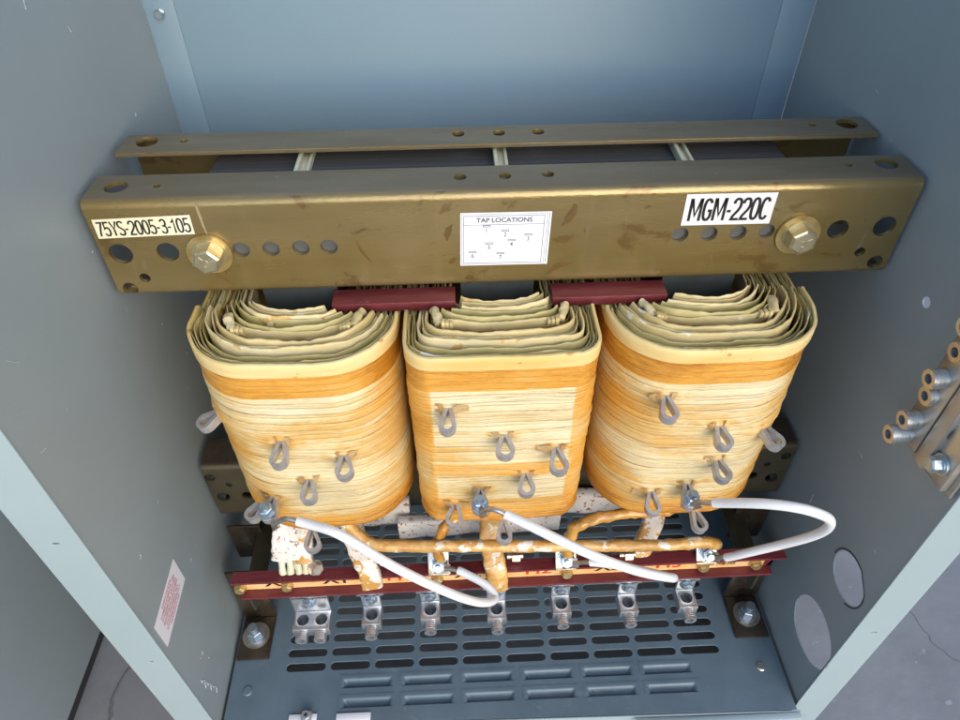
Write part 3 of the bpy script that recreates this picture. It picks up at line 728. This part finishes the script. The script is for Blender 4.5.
    # ---- duct sticks poking out of the cooling duct at the corners
    for sx in (-1, 1):
        bm = BM()
        for q in range(3):
            x0 = cx+sx*(.044-.003*q)+(.0 if boxy else 0); y0 = YC-B+.0375+.0008*q
            box(bm, (x0-.0018,y0-.0022,CZT-.03), (x0+.0010,y0+.003,CZT+.0030-.0015*q))
        obj('duct_stick', bm, 'cream', root, bevel=.0005)
    # crumpled paper folded at the inner corners
    for sx in (-1, 1):
        bm = BM(); pa = [Vector((cx+sx*(.047+.009*t), YC-B+.040+.030*t, CZT+.0005+.002*math.sin(5*t))) for t in [i/24 for i in range(25)]]
        tube(bm, [q_-Vector((0,0,.0035)) for q_ in pa[:15]], .0036, 14, lump=.0016, lscale=130, seed=seed+sx)
        obj('folded_paper', bm, 'cream_pale', root, smooth=25)
    # ---- tap loops
    for li, (x, y, z, ang, bolt) in enumerate(loops):
        # teardrop ribbon in the plane of the surface normal and the tangent
        nrm = Vector((math.sin(ang), -math.cos(ang), -.26)).normalized(); tan = Vector((math.cos(ang), math.sin(ang), 0)); up = tan.cross(nrm).normalized()
        if up.z < 0: up = -up
        L_, W_ = random.uniform(.0200,.0240), random.uniform(.0052,.0062)
        pts = [(-.004,.0019),(.0025,.0019)]
        for i in range(21):
            t = i/20; a = -PI*.60+2*PI*.60*t
            pts.append((L_-W_+W_*math.cos(a), -W_*math.sin(a)))
        pts += [(.0025,-.0019),(-.004,-.0019)]
        pts = [Vector((p_[0], p_[1], 0)) for p_ in ([(-.004,.0019),(.0025,.0019)]+[q_ for q_ in pts[2:-2]][::-1]+[(.0025,-.0019),(-.004,-.0019)])]
        if (pts[2]-pts[1]).y < 0 or pts[2].y < 0: pts = pts[:2]+pts[2:-2][::-1]+pts[-2:]
        path = [Vector((x,y,z))+nrm*p_.x+tan*p_.y for p_ in pts]
        bm = BM(); hw, ht = .0040, .0016; prev = None
        np_ = len(path); cen = Vector((x,y,z))+nrm*(L_-W_)
        for i in range(np_):
            T = (path[min(np_-1,i+1)]-path[max(0,i-1)]).normalized(); nb_ = T.cross(up).normalized()
            ring = [bm.verts.new(path[i]+nb_*s1*ht+up*s2*hw) for s1, s2 in ((-1,-1),(-1,1),(1,1),(1,-1))]
            if prev:
                for k in range(4): bm.faces.new((prev[k], prev[(k+1)%4], ring[(k+1)%4], ring[k]))
            else: bm.faces.new(ring)
            prev = ring
        bm.faces.new(prev[::-1])
        lo = obj('tap_loop', bm, 'alu_dull', root, bevel=.0005, smooth=50)
        if bolt:
            c = cen-nrm*.001+up*.0042
            bm = BM(); ringcyl(bm, c, c+up*.0022, .0074, .003, 24); o2 = obj('washer', bm, 'zinc', lo, bevel=.0003)
            bm = BM(); b0 = c+up*.0022
            cyl(bm, b0, b0+up*.0055, .0062, 6, rot=.4); cyl(bm, b0+up*.0055, b0+up*.0062, .0060, 6, r2=.0050, rot=.4); cyl(bm, b0+up*.006, b0+up*.012, .0032, 14)
            obj('tap_bolt', bm, 'zinc', lo, smooth=30)
            bm = BM(); cyl(bm, c-up*.0085, c-up*.0125, .0069, 6, rot=.2); obj('tap_nut', bm, 'zinc', lo, smooth=30)
    # loose paper tufts round each loop
    for li, (x, y, z, ang, bolt) in enumerate(loops):
        if li == 6: continue
        bm = BM(); tan = Vector((math.cos(ang), math.sin(ang), 0)); nrm = Vector((math.sin(ang), -math.cos(ang), 0))
        for s in (-1, 1):
            w = random.uniform(.007,.014); g = []; dw = random.uniform(-.30,.10)
            for i in range(9):
                row = []
                for j in range(5):
                    u = i/8; v = j/4-.5
                    p_ = Vector((x,y,z+.002))+tan*s*(.0035+w*u)+nrm*(.0050*(1-u)**1.2-.0004)+Vector((0,0,dw*w*u+v*(.010-.004*u)+.0035*(1-u)*.4))
                    p_ += nrm*(.0014*noise.noise(p_*260))+Vector((0,0,.0012*noise.noise(p_*200+Vector((5,0,0)))))
                    row.append(bm.verts.new(p_))
                g.append(row)
            for i in range(8):
                for j in range(4): bm.faces.new((g[i][j], g[i+1][j], g[i+1][j+1], g[i][j+1]))
        bmesh.ops.solidify(bm, geom=bm.faces[:], thickness=.0004)
        obj('paper_tab', bm, 'tuft', root, smooth=28)
    return root
M['tuft'] = mat('folded_paper_tab', (.72,.46,.16), .45, 0, (.80,.66,.38), 90, .4, 200, coat=.2)
LL = [(-.2369,-.0556,-.1651,-1.0,0),(-.1841,-.0805,-.1738,-.1,0),(-.1379,-.0810,-.1942,.05,0),(-.1712,-.0815,-.2244,0,0),(-.2074,-.079,-.2515,-.25,1),(-.2230,-.0690,-.2700,-.6,0),(-.1830,-.0800,-.3010,.1,0)]
LM = [(-.0498,-.0810,-.1429,-.1,0),(-.0062,-.0815,-.1761,0,0),(.0368,-.0812,-.1951,.1,0),(.0129,-.0815,-.2273,0,0),(-.0255,-.0812,-.2485,-.1,1),(-.0483,-.0805,-.2690,-.12,0),(-.0050,-.0810,-.3000,0,0)]
LR = [(.1187,-.0805,-.1382,.05,0),(.1678,-.0812,-.1735,.15,0),(.2100,-.0720,-.1865,.55,0),(.1770,-.0805,-.2180,.2,0),(.1577,-.0812,-.2510,0,1),(.1277,-.0805,-.2610,-.05,0),(.1732,-.0805,-.2940,.2,0)]
coil('L', 'left of the three paper-wound coils, rounded, beside the white sticker wall', LL, 3)
coil('M', 'middle paper-wound coil with flat front framed by taped vertical edges', LM, 11)
coil('R', 'right of the three paper-wound coils, rounded, nearest the ground bar', LR, 23)

# ================================================================== FEET
def foot(sx, lab, x0, x1, xa0, xa1):
    root = empty('mounting_foot', ((x0+x1)/2,-.07,ZF), lab, 'bracket', 'feet bolting the transformer down')
    bm = BM(); box(bm, (x0,-.0965,ZF+.0006), (x1,-.0455,ZF+.004)); obj('foot_plate', bm, 'brown_steel', root, bevel=.0012)
    bm = BM(); box(bm, (x0,-.0453,ZF+.0006), (x1,-.0415,ZL-CH-.045)); obj('upright', bm, 'brown_steel', root, bevel=.001)
    bm = BM(); box(bm, (x0,-.0405,ZF+.001), (x1,.105,ZL-CH-.0475)) if False else box(bm, (x0,-.003,-.47), (x1-.0 if sx > 0 else x1,.0,ZL-CH-.018)); obj('leg_web', bm, 'brown_steel', root, bevel=.001)
    bm = BM(); box(bm, (xa0,-.0735,-.4235), (xa1,.0300,-.4200)); box(bm, (xa0 if sx < 0 else xa1-.003,-.0735,-.4640), (xa0+.003 if sx < 0 else xa1,.0300,-.4236)); obj('support_arm', bm, 'olive_steel', root, bevel=.0008)
    c = ((x0+x1)/2+.0005*sx, -.069, ZF+.004)
    bm = BM(); ringcyl(bm, c, (c[0],c[1],c[2]+.0022), .0155, .005, 32); wsh = obj('washer', bm, 'tin', root, bevel=.0004)
    bm = BM(); ringcyl(bm, (c[0],c[1],c[2]+.0022), (c[0],c[1],c[2]+.0045), .0105, .005, 28)
    cyl(bm, (c[0],c[1],c[2]+.0045), (c[0],c[1],c[2]+.012), .0088, 6, rot=.2); cyl(bm, (c[0],c[1],c[2]+.012), (c[0],c[1],c[2]+.0128), .0084, 6, r2=.0072, rot=.2)
    cyl(bm, (c[0],c[1],c[2]+.012), (c[0],c[1],c[2]+.022), .0052, 20)
    for k in range(4): ringcyl(bm, (c[0],c[1],c[2]+.0135+.0022*k), (c[0],c[1],c[2]+.0145+.0022*k), .0057, .004, 20)
    obj('anchor_bolt', bm, 'zinc', root, smooth=30)
    return root
foot(-1, 'dark bolted steel foot on the cabinet floor in the left front corner', -.3075, -.2705, -.2758, -.2563)
foot(1, 'dark bolted steel foot on the cabinet floor in the right front corner', .2690, .3085, .2555, .2775)

# ================================================================== TERMINAL BOARD
bx0, bx1, bz0, bz1, byw, byf = -.277, .2835, -.4095, -.3765, -.0755, -.0885
# tilted slightly: the right end sits a little higher
tilt = lambda x: (x-.0)*.010
brd = empty('terminal_board', (0,byw,bz0), 'long maroon terminal channel with orange label strip and seven aluminium lugs hanging below', 'terminal board')
def tb(lo, hi, mi=0, bm=None):
    r_ = bmesh.ops.create_cube(bm, size=1)
    for v in r_['verts']: 
        v.co = Vector([lo[i]+(v.co[i]+.5)*(hi[i]-lo[i]) for i in range(3)]); v.co.z += tilt(v.co.x)
    for f in {f for v in r_['verts'] for f in v.link_faces}: f.material_index = mi
bm = BM(); prof = [(byw,bz1),(byf,bz1),(byf,bz1-.0032),(byw-.0032,bz1-.0032),(byw-.0032,bz0+.0032),(byf,bz0+.0032),(byf,bz0),(byw,bz0)]
nx = 90; rows = []
for i in range(nx+1):
    t = i/nx; row = []
    for k, (y_, z_) in enumerate(prof):
        x_ = bx0+(bx1-bx0)*t
        if z_ < -.395 and i == 0: x_ += .004
        if z_ < -.395 and i == nx: x_ -= .010
        y2 = y_+(.0003*noise.noise(Vector((x_*220, k, 0))) if k in (1,2,5,6) else 0)
        row.append(bm.verts.new((x_, y2, z_+tilt(x_)+.0002*noise.noise(Vector((x_*90, k, 4))))))
    rows.append(row)
for i in range(nx):
    for k in range(8): bm.faces.new((rows[i][k], rows[i+1][k], rows[i+1][(k+1)%8], rows[i][(k+1)%8]))
bm.faces.new(rows[0][::-1]); bm.faces.new(rows[-1])
obj('board_channel', bm, 'maroon', brd, smooth=30)
yl = byw-.0036
bm = BM(); tb((bx0+.006,yl-.0002,bz0+.0040), (bx1-.014,yl,bz1-.0036), 0, bm)
LB = [('X0',-.235,1),('X1',-.1755,1),('H1',-.110,2),('X2',-.0395,1),('H2',.0330,2),('X3',.1060,1),('H3',.1690,2)]
for s, x, mi in LB:
    text(bm, s, basis((x,yl-.0004,(bz0+bz1)/2-.0014+tilt(x)),(1,0,.01),(0,0,1)), .0200, mi, 1.15, .0003, .00004)
text(bm, '600V 708-750', basis((.222,yl-.0004,(bz0+bz1)/2-.0050+tilt(.22)),(1,0,.01),(0,0,1)), .0070, 3, .85, .00014, .00004)
obj('label_strip', bm, ['orange_label','ink','ink_red','ink'], brd)
for x in (-.2860+.012,-.2260,-.0716,.0626,.1341,.2050,.2600):
    z = bz0+.0105+tilt(x); hexbolt('board_screw', brd, (x,yl-.0002,z), (0,-1,0), .0095, .0045, 'washer', .0062, 'washer')
# lugs
def make_lug(x, zh, w, nh, lab=None):
    """zh: height of the block's top face"""
    root_l = None
    y1 = byw+.004; y0 = y1-.0195; hgt = .0135
    yb0, yb1 = -.1085, -.0885        # block reaches forward of the board
    bm = BM()
    # tang: flat strip from behind the board down to the block, then forward under the board
    zt = bz0-.001+tilt(x)
    def bb(lo, hi, mi=0): box(bm, lo, hi, mi)
    bb((x-w/2,-.0885,zh-hgt), (x+w/2,-.0855,zt+.0005))
    bb((x-w/2-.004 if nh == 1 else x-w/2,-.0885,zt-.0035), (x+w/2+.004 if nh == 1 else x+w/2,-.0760,zt-.0006))
    lugo = obj('lug', bm, 'alu', brd, bevel=.0006, label=lab)
    # block with bored holes (built from a plate with real bores)
    hx = [0] if nh == 1 else [-w/4, w/4]
    b = plate2d([(-w/2,-.0100),(w/2,-.0100),(w/2,.0100),(-w/2,.0100)], [circ(h_, .0008, .0061, 24) for h_ in hx], hgt, Matrix.Translation((x,-.0986,zh-hgt/2)), .0007)
    obj('lug_block', b, 'alu', lugo)
    for h_ in hx:
        bm = BM(); cyl(bm, (x+h_,-.0978,zh-hgt+.0006), (x+h_,-.0978,zh-.0085), .0061, 24); cyl(bm, (x+h_,-.103,zh-hgt/2), (x+h_,-.0985,zh-hgt/2), .0034, 16)
        obj('bore_bottom', bm, 'hole', lugo)
        # set screw with socket, out of the front face
        xs = x+h_; zc = zh-hgt/2-.0005; ln = .0115 if nh == 1 else .0095
        bm = BM(); ringcyl(bm, (xs,-.1084,zc), (xs,-.1084-ln,zc), .0062, .0034, 24)
        cyl(bm, (xs,-.1084,zc), (xs,-.1084-ln+.0022,zc), .0035, 6, 1)
        for q in range(4): ringcyl(bm, (xs,-.1095-.0022*q,zc), (xs,-.1105-.0022*q,zc), .0066, .0052, 20)
        obj('set_screw', bm, ['alu','hole'], lugo, bevel=.0003)
    zb = zt-.0085
    bm = BM(); p = Vector((x,-.0886,zb))
    ringcyl(bm, p, p+Vector((0,-.0015,0)), .0072, .003, 24)
    cyl(bm, p+Vector((0,-.0015,0)), p+Vector((0,-.0045,0)), .0052, 6, rot=.3); cyl(bm, p+Vector((0,-.0045,0)), p+Vector((0,-.0052,0)), .0030, 14)
    obj('lug_bolt', bm, 'zinc', lugo, smooth=30)
LUGS = [(-.2055,-.4385,.0385,2),(-.1422,-.4330,.0200,1),(-.0805,-.4275,.0200,1),(-.0110,-.4325,.0200,1),(.0570,-.4270,.0195,1),(.1280,-.4305,.0195,1),(.1895,-.4255,.0195,1)]
for i, (x, z, w, nh) in enumerate(LUGS): make_lug(x, z-.0035, w, nh, 'wide lug with two wire holes' if nh == 2 else None)
# terminal tabs and studs above the board
for (x, z) in ((-.0690,-.3700), (.0590,-.3700), (.2020,-.3700)):
    bm = BM(); m_ = Matrix.Translation((x,-.0815,z+.001)) @ Matrix.Rotation(math.radians(-38), 4, 'X')
    box(bm, (-.0105,-.0012,-.012), (.0105,.0012,.0135), 0, m_)
    tt = obj('terminal_tab', bm, 'tin', brd, bevel=.0008)
    ax = (m_.to_3x3() @ Vector((0,-1,0))).normalized(); p = m_ @ Vector((0,-.0013,0))
    bm = BM(); ringcyl(bm, p, p+ax*.0018, .0090, .003, 26); ringcyl(bm, p+ax*.0018, p+ax*.0034, .0076, .003, 26)
    cyl(bm, p+ax*.0034, p+ax*.0088, .0066, 6, rot=.5); cyl(bm, p+ax*.0088, p+ax*.0095, .0063, 6, r2=.0054, rot=.5); cyl(bm, p+ax*.009, p+ax*.0135, .0032, 14)
    obj('terminal_bolt', bm, 'zinc', tt, smooth=30)

# ================================================================== JUMPER CABLES
def cable(pts, lab, i0, i1, r=.0041):
    P = relax(smooth_path(pts, 7), 10)
    root = empty('jumper_cable', P[len(P)//2], lab, 'cable', 'white jumper cables')
    a, b = i0*7, len(P)-1-i1*7
    bm = BM(); tube(bm, P[a:b+1], r, 20); obj('cable_insulation', bm, 'cable', root, bevel=0, smooth=60)
    for seg_, d in ((P[:a+3], -1), (P[b-2:], 1)):
        bm = BM(); tube(bm, relax(seg_, 3), r*.6, 12); 
        e = P[0] if d < 0 else P[-1]; t = (P[0]-P[4]).normalized() if d < 0 else (P[-1]-P[-5]).normalized()
        m_ = Matrix.Translation(e); x, y, z = frame(t)
        upv = Vector((0,-.6,.8)); sd = t.cross(upv).normalized(); upv = sd.cross(t).normalized()
        mm = Matrix((sd, t, upv)).transposed().to_4x4(); mm.translation = e
        box(bm, (-.0048,-.012,-.0009), (.0048,.0055,.0009), 0, mm)
        obj('cable_lug', bm, 'tin', root, bevel=.0004, smooth=40)
C1 = [(-.1960,-.100,-.2600),(-.1894,-.114,-.2324),(-.1796,-.116,-.2345),(-.1589,-.125,-.2311),(-.1396,-.135,-.2286),(-.1108,-.145,-.2503),(-.0879,-.148,-.2722),(-.0641,-.148,-.2975),(-.043,-.142,-.3283),(-.0265,-.132,-.3563),(-.0150,-.12,-.3750),(-.0158,-.112,-.3735),(-.0262,-.104,-.3679),(-.0397,-.098,-.3643),(-.0494,-.094,-.3611),(-.0593,-.09,-.3653),(-.0683,-.088,-.3676)]
C2 = [(-.0265,-.104,-.2500),(-.0176,-.114,-.2298),(-.007,-.118,-.2334),(.0087,-.128,-.2326),(.0276,-.138,-.2361),(.0603,-.148,-.2509),(.0998,-.15,-.2757),(.1240,-.147,-.2920),(.1420,-.138,-.3133),(.1510,-.127,-.3336),(.1460,-.118,-.3456),(.1251,-.11,-.3472),(.0977,-.102,-.3478),(.0798,-.096,-.3529),(.0697,-.091,-.3623),(.0597,-.088,-.3682)]
C3 = [(.1577,-.103,-.2520),(.1610,-.112,-.2361),(.1681,-.116,-.2323),(.1817,-.13,-.2133),(.1978,-.142,-.1987),(.2169,-.15,-.1938),(.2337,-.152,-.2),(.2488,-.148,-.215),(.2585,-.14,-.2406),(.2569,-.13,-.2682),(.2439,-.118,-.2994),(.2268,-.108,-.3263),(.2123,-.098,-.3525),(.2069,-.092,-.3603),(.2020,-.088,-.366)]
C1[0] = (-.2060,-.1030,-.2580)
cable(C1, 'white jumper cable from the left coil, curling back under itself near the board middle', 2, 2)
cable(C2, 'white jumper cable from the middle coil, ending in a tight fold over the board', 2, 2)
cable(C3, 'white jumper cable from the right coil, looping out towards the right wall', 2, 2)

# ================================================================== WRAPPED BUS BARS AND LEADS
def bar(name, pts, flat, mt, lab, cat, group=None, lump=.0012, rel=6, seg=20, extra=None, ls=120):
    P = relax(smooth_path(pts, 8), rel)
    bm = BM(); tube(bm, P, .005, seg, flat=flat, lump=lump, lscale=ls, seed=random.random()*9)
    if extra: extra(bm)
    return tag(obj(name, bm, mt, smooth=45), lab, cat, group)
def rod(name, pts, r, mt, lab, cat, group=None, lump=.0012, rel=6, ls=110):
    P = relax(smooth_path(pts, 8), rel); bm = BM(); tube(bm, P, r, 18, lump=lump, lscale=ls, seed=random.random()*9)
    return tag(obj(name, bm, mt, smooth=60), lab, cat, group)
ROD = [(-.1640,-.062,-.3000),(-.1489,-.072,-.3165),(-.1353,-.08,-.3252),(-.1178,-.085,-.3265),(-.0656,-.086,-.3295),(-.0079,-.086,-.3338),(.0506,-.086,-.3382),(.1096,-.086,-.3418),(.1594,-.086,-.3446),(.1900,-.086,-.3413),(.2090,-.083,-.3520)]
rod('wrapped_bus_bar', ROD, .0058, 'amber', 'long amber varnished bus rod running straight above the terminal board', 'bus bar', lump=.0013)
G = 'varnished leads hanging from the coils'
bar('coil_lead', [(-.1560,-.045,-.3150),(-.1525,-.058,-.3382),(-.1482,-.070,-.3463),(-.1412,-.083,-.3560),(-.1363,-.0915,-.3680),(-.1362,-.0935,-.3840)], (.0105,.0055), 'amber_white', 'mottled white and amber lead below the left coil, right of the speckled bundle', 'lead', G, rel=5)
bar('coil_lead', [(-.0140,-.040,-.3150),(-.0150,-.052,-.3431),(-.0164,-.065,-.3600),(-.0133,-.080,-.3680),(-.0106,-.0915,-.3800),(-.0105,-.0935,-.3990)], (.0110,.0055), 'amber', 'amber drop-shaped lead hanging over the board below the middle coil', 'lead', G, rel=5)
bar('coil_lead', [(.1536,-.040,-.3200),(.1520,-.052,-.3520),(.1446,-.063,-.3640),(.1390,-.072,-.3720),(.1330,-.0790,-.3830)], (.0105,.0050), 'amber_white', 'mottled amber lead below the right coil, behind the straight bus rod', 'lead', G, rel=4)
rod('coil_lead', [(-.0672,-.082,-.3620),(-.0691,-.079,-.3425),(-.0621,-.074,-.3190),(-.0502,-.070,-.3080),(-.036,-.066,-.3070),(-.0168,-.060,-.3200),(.0042,-.050,-.3380)], .0052, 'amber_bead', 'lumpy amber lead arching up from the left-centre terminal under the middle coil', 'lead', G, lump=.002)
rod('coil_lead', [(.0599,-.082,-.3620),(.0594,-.080,-.3414),(.0639,-.078,-.3241),(.0761,-.076,-.3134),(.0964,-.074,-.3074),(.1247,-.072,-.3071),(.149,-.070,-.3088),(.1664,-.066,-.3090)], .0056, 'amber_bead', 'lumpy amber lead arching right to the bottom of the right coil', 'lead', G, lump=.0022)
# X0 bundle: speckled sleeve with bare strips out of the bottom
bun = empty('lead_bundle', (-.213,-.07,-.39), 'white speckled lead bundle with four bare strips below the left coil', 'lead')
bm = BM(); tube(bm, relax(smooth_path([(-.2090,-.035,-.3080),(-.2100,-.048,-.3300),(-.2125,-.063,-.3480),(-.2135,-.070,-.3600)], 8), 4), .005, 24, flat=(.0200,.0100), lump=.0028, lscale=70)
obj('sleeve', bm, 'speckle', bun, smooth=40)
bm = BM(); tube(bm, relax(smooth_path([(-.1985,-.050,-.3270),(-.2010,-.066,-.3440),(-.2020,-.077,-.3620)], 8), 3), .005, 20, flat=(.0080,.0050), lump=.0022, lscale=90)
obj('sleeve', bm, 'amber_white', bun, smooth=40)
bm = BM(); tube(bm, relax(smooth_path([(-.2205,-.050,-.3200),(-.2225,-.066,-.3440),(-.2245,-.074,-.3600)], 8), 3), .005, 20, flat=(.0085,.0055), lump=.0024, lscale=90, seed=4)
obj('sleeve', bm, 'speckle', bun, smooth=40)
for k in range(4):
    x = -.2250+.0078*k
    bm = BM(); tube(bm, relax(smooth_path([(x,-.066,-.3520),(x+.0005,-.076,-.3620),(x+.0010,-.083,-.3735)], 6), 2), .0036, 14, lump=.0012, lscale=160, seed=k)
    obj('bare_strip', bm, 'stick', bun, smooth=45)
hexbolt('terminal_nut', bun, (-.1925,-.080,-.3690), (.6,-.6,.4), .012, .007, 'tin')
# small bolts beside the hanging leads
for x, z, lab in ((-.1225,-.3640,'small tarnished nut on the stud beside the mottled lead under the left coil'), (.0090,-.3660,'small tarnished nut on the stud beside the drop-shaped lead'), (.1235,-.3720,'small tarnished nut on the stud beside the lead under the right coil')):
    t = empty('stud_nut', (x,-.078,z), lab, 'nut', 'tarnished stud nuts behind the board')
    bm = BM(); cyl(bm, (x-.004,-.078,z), (x+.004,-.078,z), .0065, 6); obj('nut', bm, 'tin', t, smooth=30)
    bm = BM(); cyl(bm, (x-.009,-.078,z), (x+.007,-.078,z), .0035, 14); obj('stud', bm, 'tin', t, smooth=30)
# speckled white bars running behind the coils
def flatbar(x0, x1, z, y, hh, lab, seedv, dz=0.):
    P = [Vector((x0+(x1-x0)*i/30, y, z+dz*i/30)) for i in range(31)]
    bm = BM(); rings = []
    for p_ in P:
        ring = []
        for k in range(20):
            a = 2*PI*k/20; ca, sa = math.cos(a), math.sin(a); e = .4
            q = p_+Vector((0, .0065*math.copysign(abs(ca)**e, ca), hh*math.copysign(abs(sa)**e, sa)))
            q += Vector((0,-1,0))*.0018*noise.noise(q*60+Vector((seedv,0,0)))+Vector((0,0,.003*noise.noise(q*50+Vector((0,seedv,0)))))
            ring.append(bm.verts.new(q))
        rings.append(ring)
    for i in range(30):
        for k in range(20): bm.faces.new((rings[i][k], rings[i][(k+1)%20], rings[i+1][(k+1)%20], rings[i+1][k]))
    bm.faces.new(rings[0][::-1]); bm.faces.new(rings[-1])
    tag(obj('speckled_bar', bm, 'speckle', smooth=45), lab, 'bus bar', 'speckled white wrapped bars')
flatbar(-.190,-.100,-.3760,-.0110,.0200, 'speckled white wrapped bar in the gap between the left and middle coils, upper piece', 1)
flatbar(-.112,.060,-.3840,-.0270,.0150, 'speckled white wrapped bar running behind the middle coil bottom', 5, .006)
flatbar(.050,.190,-.3700,-.0110,.0160, 'speckled white wrapped bar in the gap between the middle and right coils', 9, -.006)

# ================================================================== GROUND BAR (right wall)
gb = empty('ground_bar', (.30,-.10,-.19), 'brass coloured ground bar with a row of silver set screws on the right wall', 'ground bar')
X0g, X1g = .300, .3105
b = plate2d([(0,0),(.024,0),(.024,.26),(0,.26)], [circ(.012,.018+.0235*i,.0060 if i%2 else .0068,20,.0085) for i in range(10)], X1g-X0g-.002, Matrix.Identity(4), .0006)
# local u -> y, v -> z, w -> x is the screw side; holes are on the face towards the viewer
bm = BM(); box(bm, (X0g,-.112,-.188), (X1g,-.0885,.075)); obj('bar_body', bm, ['brass'], gb, bevel=.0012)
b.free()
m_ = basis((X0g-.0002,-.1135,-.190), (1,0,0), (0,0,1))
b = plate2d([(0,0),(.0195,0),(.0195,.265),(0,.265)], [circ(.0098,.016+.0235*i,.0068,24,.0082) for i in range(10)], .012, m_ @ Matrix.Translation((0,0,.006)), .0008)
obj('bar_face', b, 'bar_face', gb)
for i in range(10):
    bm = BM(); z = -.174+.0235*i; cyl(bm, (X0g+.0096,-.1122,z), (X0g+.0096,-.1128,z), .0069, 20); obj('wire_hole', bm, 'hole', gb)
scr = [(-.180,.016),(-.164,.012),(-.1385,.006),(-.121,.011),(-.096,.004),(-.073,.009),(-.05,.009)]
for z, ln in scr:
    yy = -.0985; bm = BM(); ringcyl(bm, (X0g+.0005,yy,z), (X0g-ln,yy,z), .0070, .0037, 26); cyl(bm, (X0g,yy,z), (X0g-ln+.003,yy,z), .0038, 6, 1)
    for q in range(int(ln/.0025)): ringcyl(bm, (X0g-.001-.0025*q,yy,z), (X0g-.0022-.0025*q,yy,z), .0075, .006, 22)
    obj('set_screw', bm, ['alu','hole'], gb, bevel=.0003)
bm = BM(); box(bm, (.3108,-.1480,-.196), (.3135,-.090,.075)); obj('mounting_plate', bm, 'brass', gb, bevel=.0008)
bm = BM(); box(bm, (.3045,-.1440,-.192), (.3106,-.118,-.14)); obj('standoff', bm, 'brass', gb, bevel=.0006)
hexbolt('mounting_bolt', gb, (.3043,-.1330,-.174), (-1,0,0), .011, .008, 'zinc', .0085, 'zinc')

gb.location += Vector((0,-.018,.030))
# ================================================================== CAMERA / LIGHT
cam = bpy.data.cameras.new('camera'); co = bpy.data.objects.new('camera', cam); COL.objects.link(co)
Rv = Vector((.99909752,-.04185343,-.00724136)); Uv = Vector((.03392584,.68373622,.7289402)); Fv = Vector((.02555747,.72852801,-.68453908))
m = Matrix((Rv, Uv, -Fv)).transposed().to_4x4(); m.translation = Vector((-.03814915,-.44867912,.25404721))
co.matrix_world = m; cam.sensor_width = 36; cam.lens = 36*691.5/960; cam.clip_start = .01; cam.clip_end = 100
S.camera = co
EL, AZ = 27, 160      # sun elevation, azimuth the light comes FROM (degrees clockwise from +Y)
w = bpy.data.worlds.new('World'); S.world = w; w.use_nodes = True
nt = w.node_tree; bg = nt.nodes['Background']
sky = nt.nodes.new('ShaderNodeTexSky'); sky.sky_type = 'NISHITA'; sky.sun_disc = False
sky.sun_elevation = math.radians(EL); sky.sun_rotation = math.radians(AZ)
nt.links.new(sky.outputs[0], bg.inputs[0]); bg.inputs[1].default_value = .15
sl = bpy.data.lights.new('sun', 'SUN'); sl.energy = .8; sl.angle = math.radians(60); sl.color = (1,.94,.84)
so = bpy.data.objects.new('sun', sl); COL.objects.link(so)
d = Vector((math.sin(math.radians(AZ))*math.cos(math.radians(EL)), math.cos(math.radians(AZ))*math.cos(math.radians(EL)), math.sin(math.radians(EL))))
so.rotation_euler = d.to_track_quat('Z', 'Y').to_euler()
S.view_settings.view_transform = 'Standard'; S.view_settings.look = 'None'; S.view_settings.exposure = .95; S.view_settings.gamma = 1
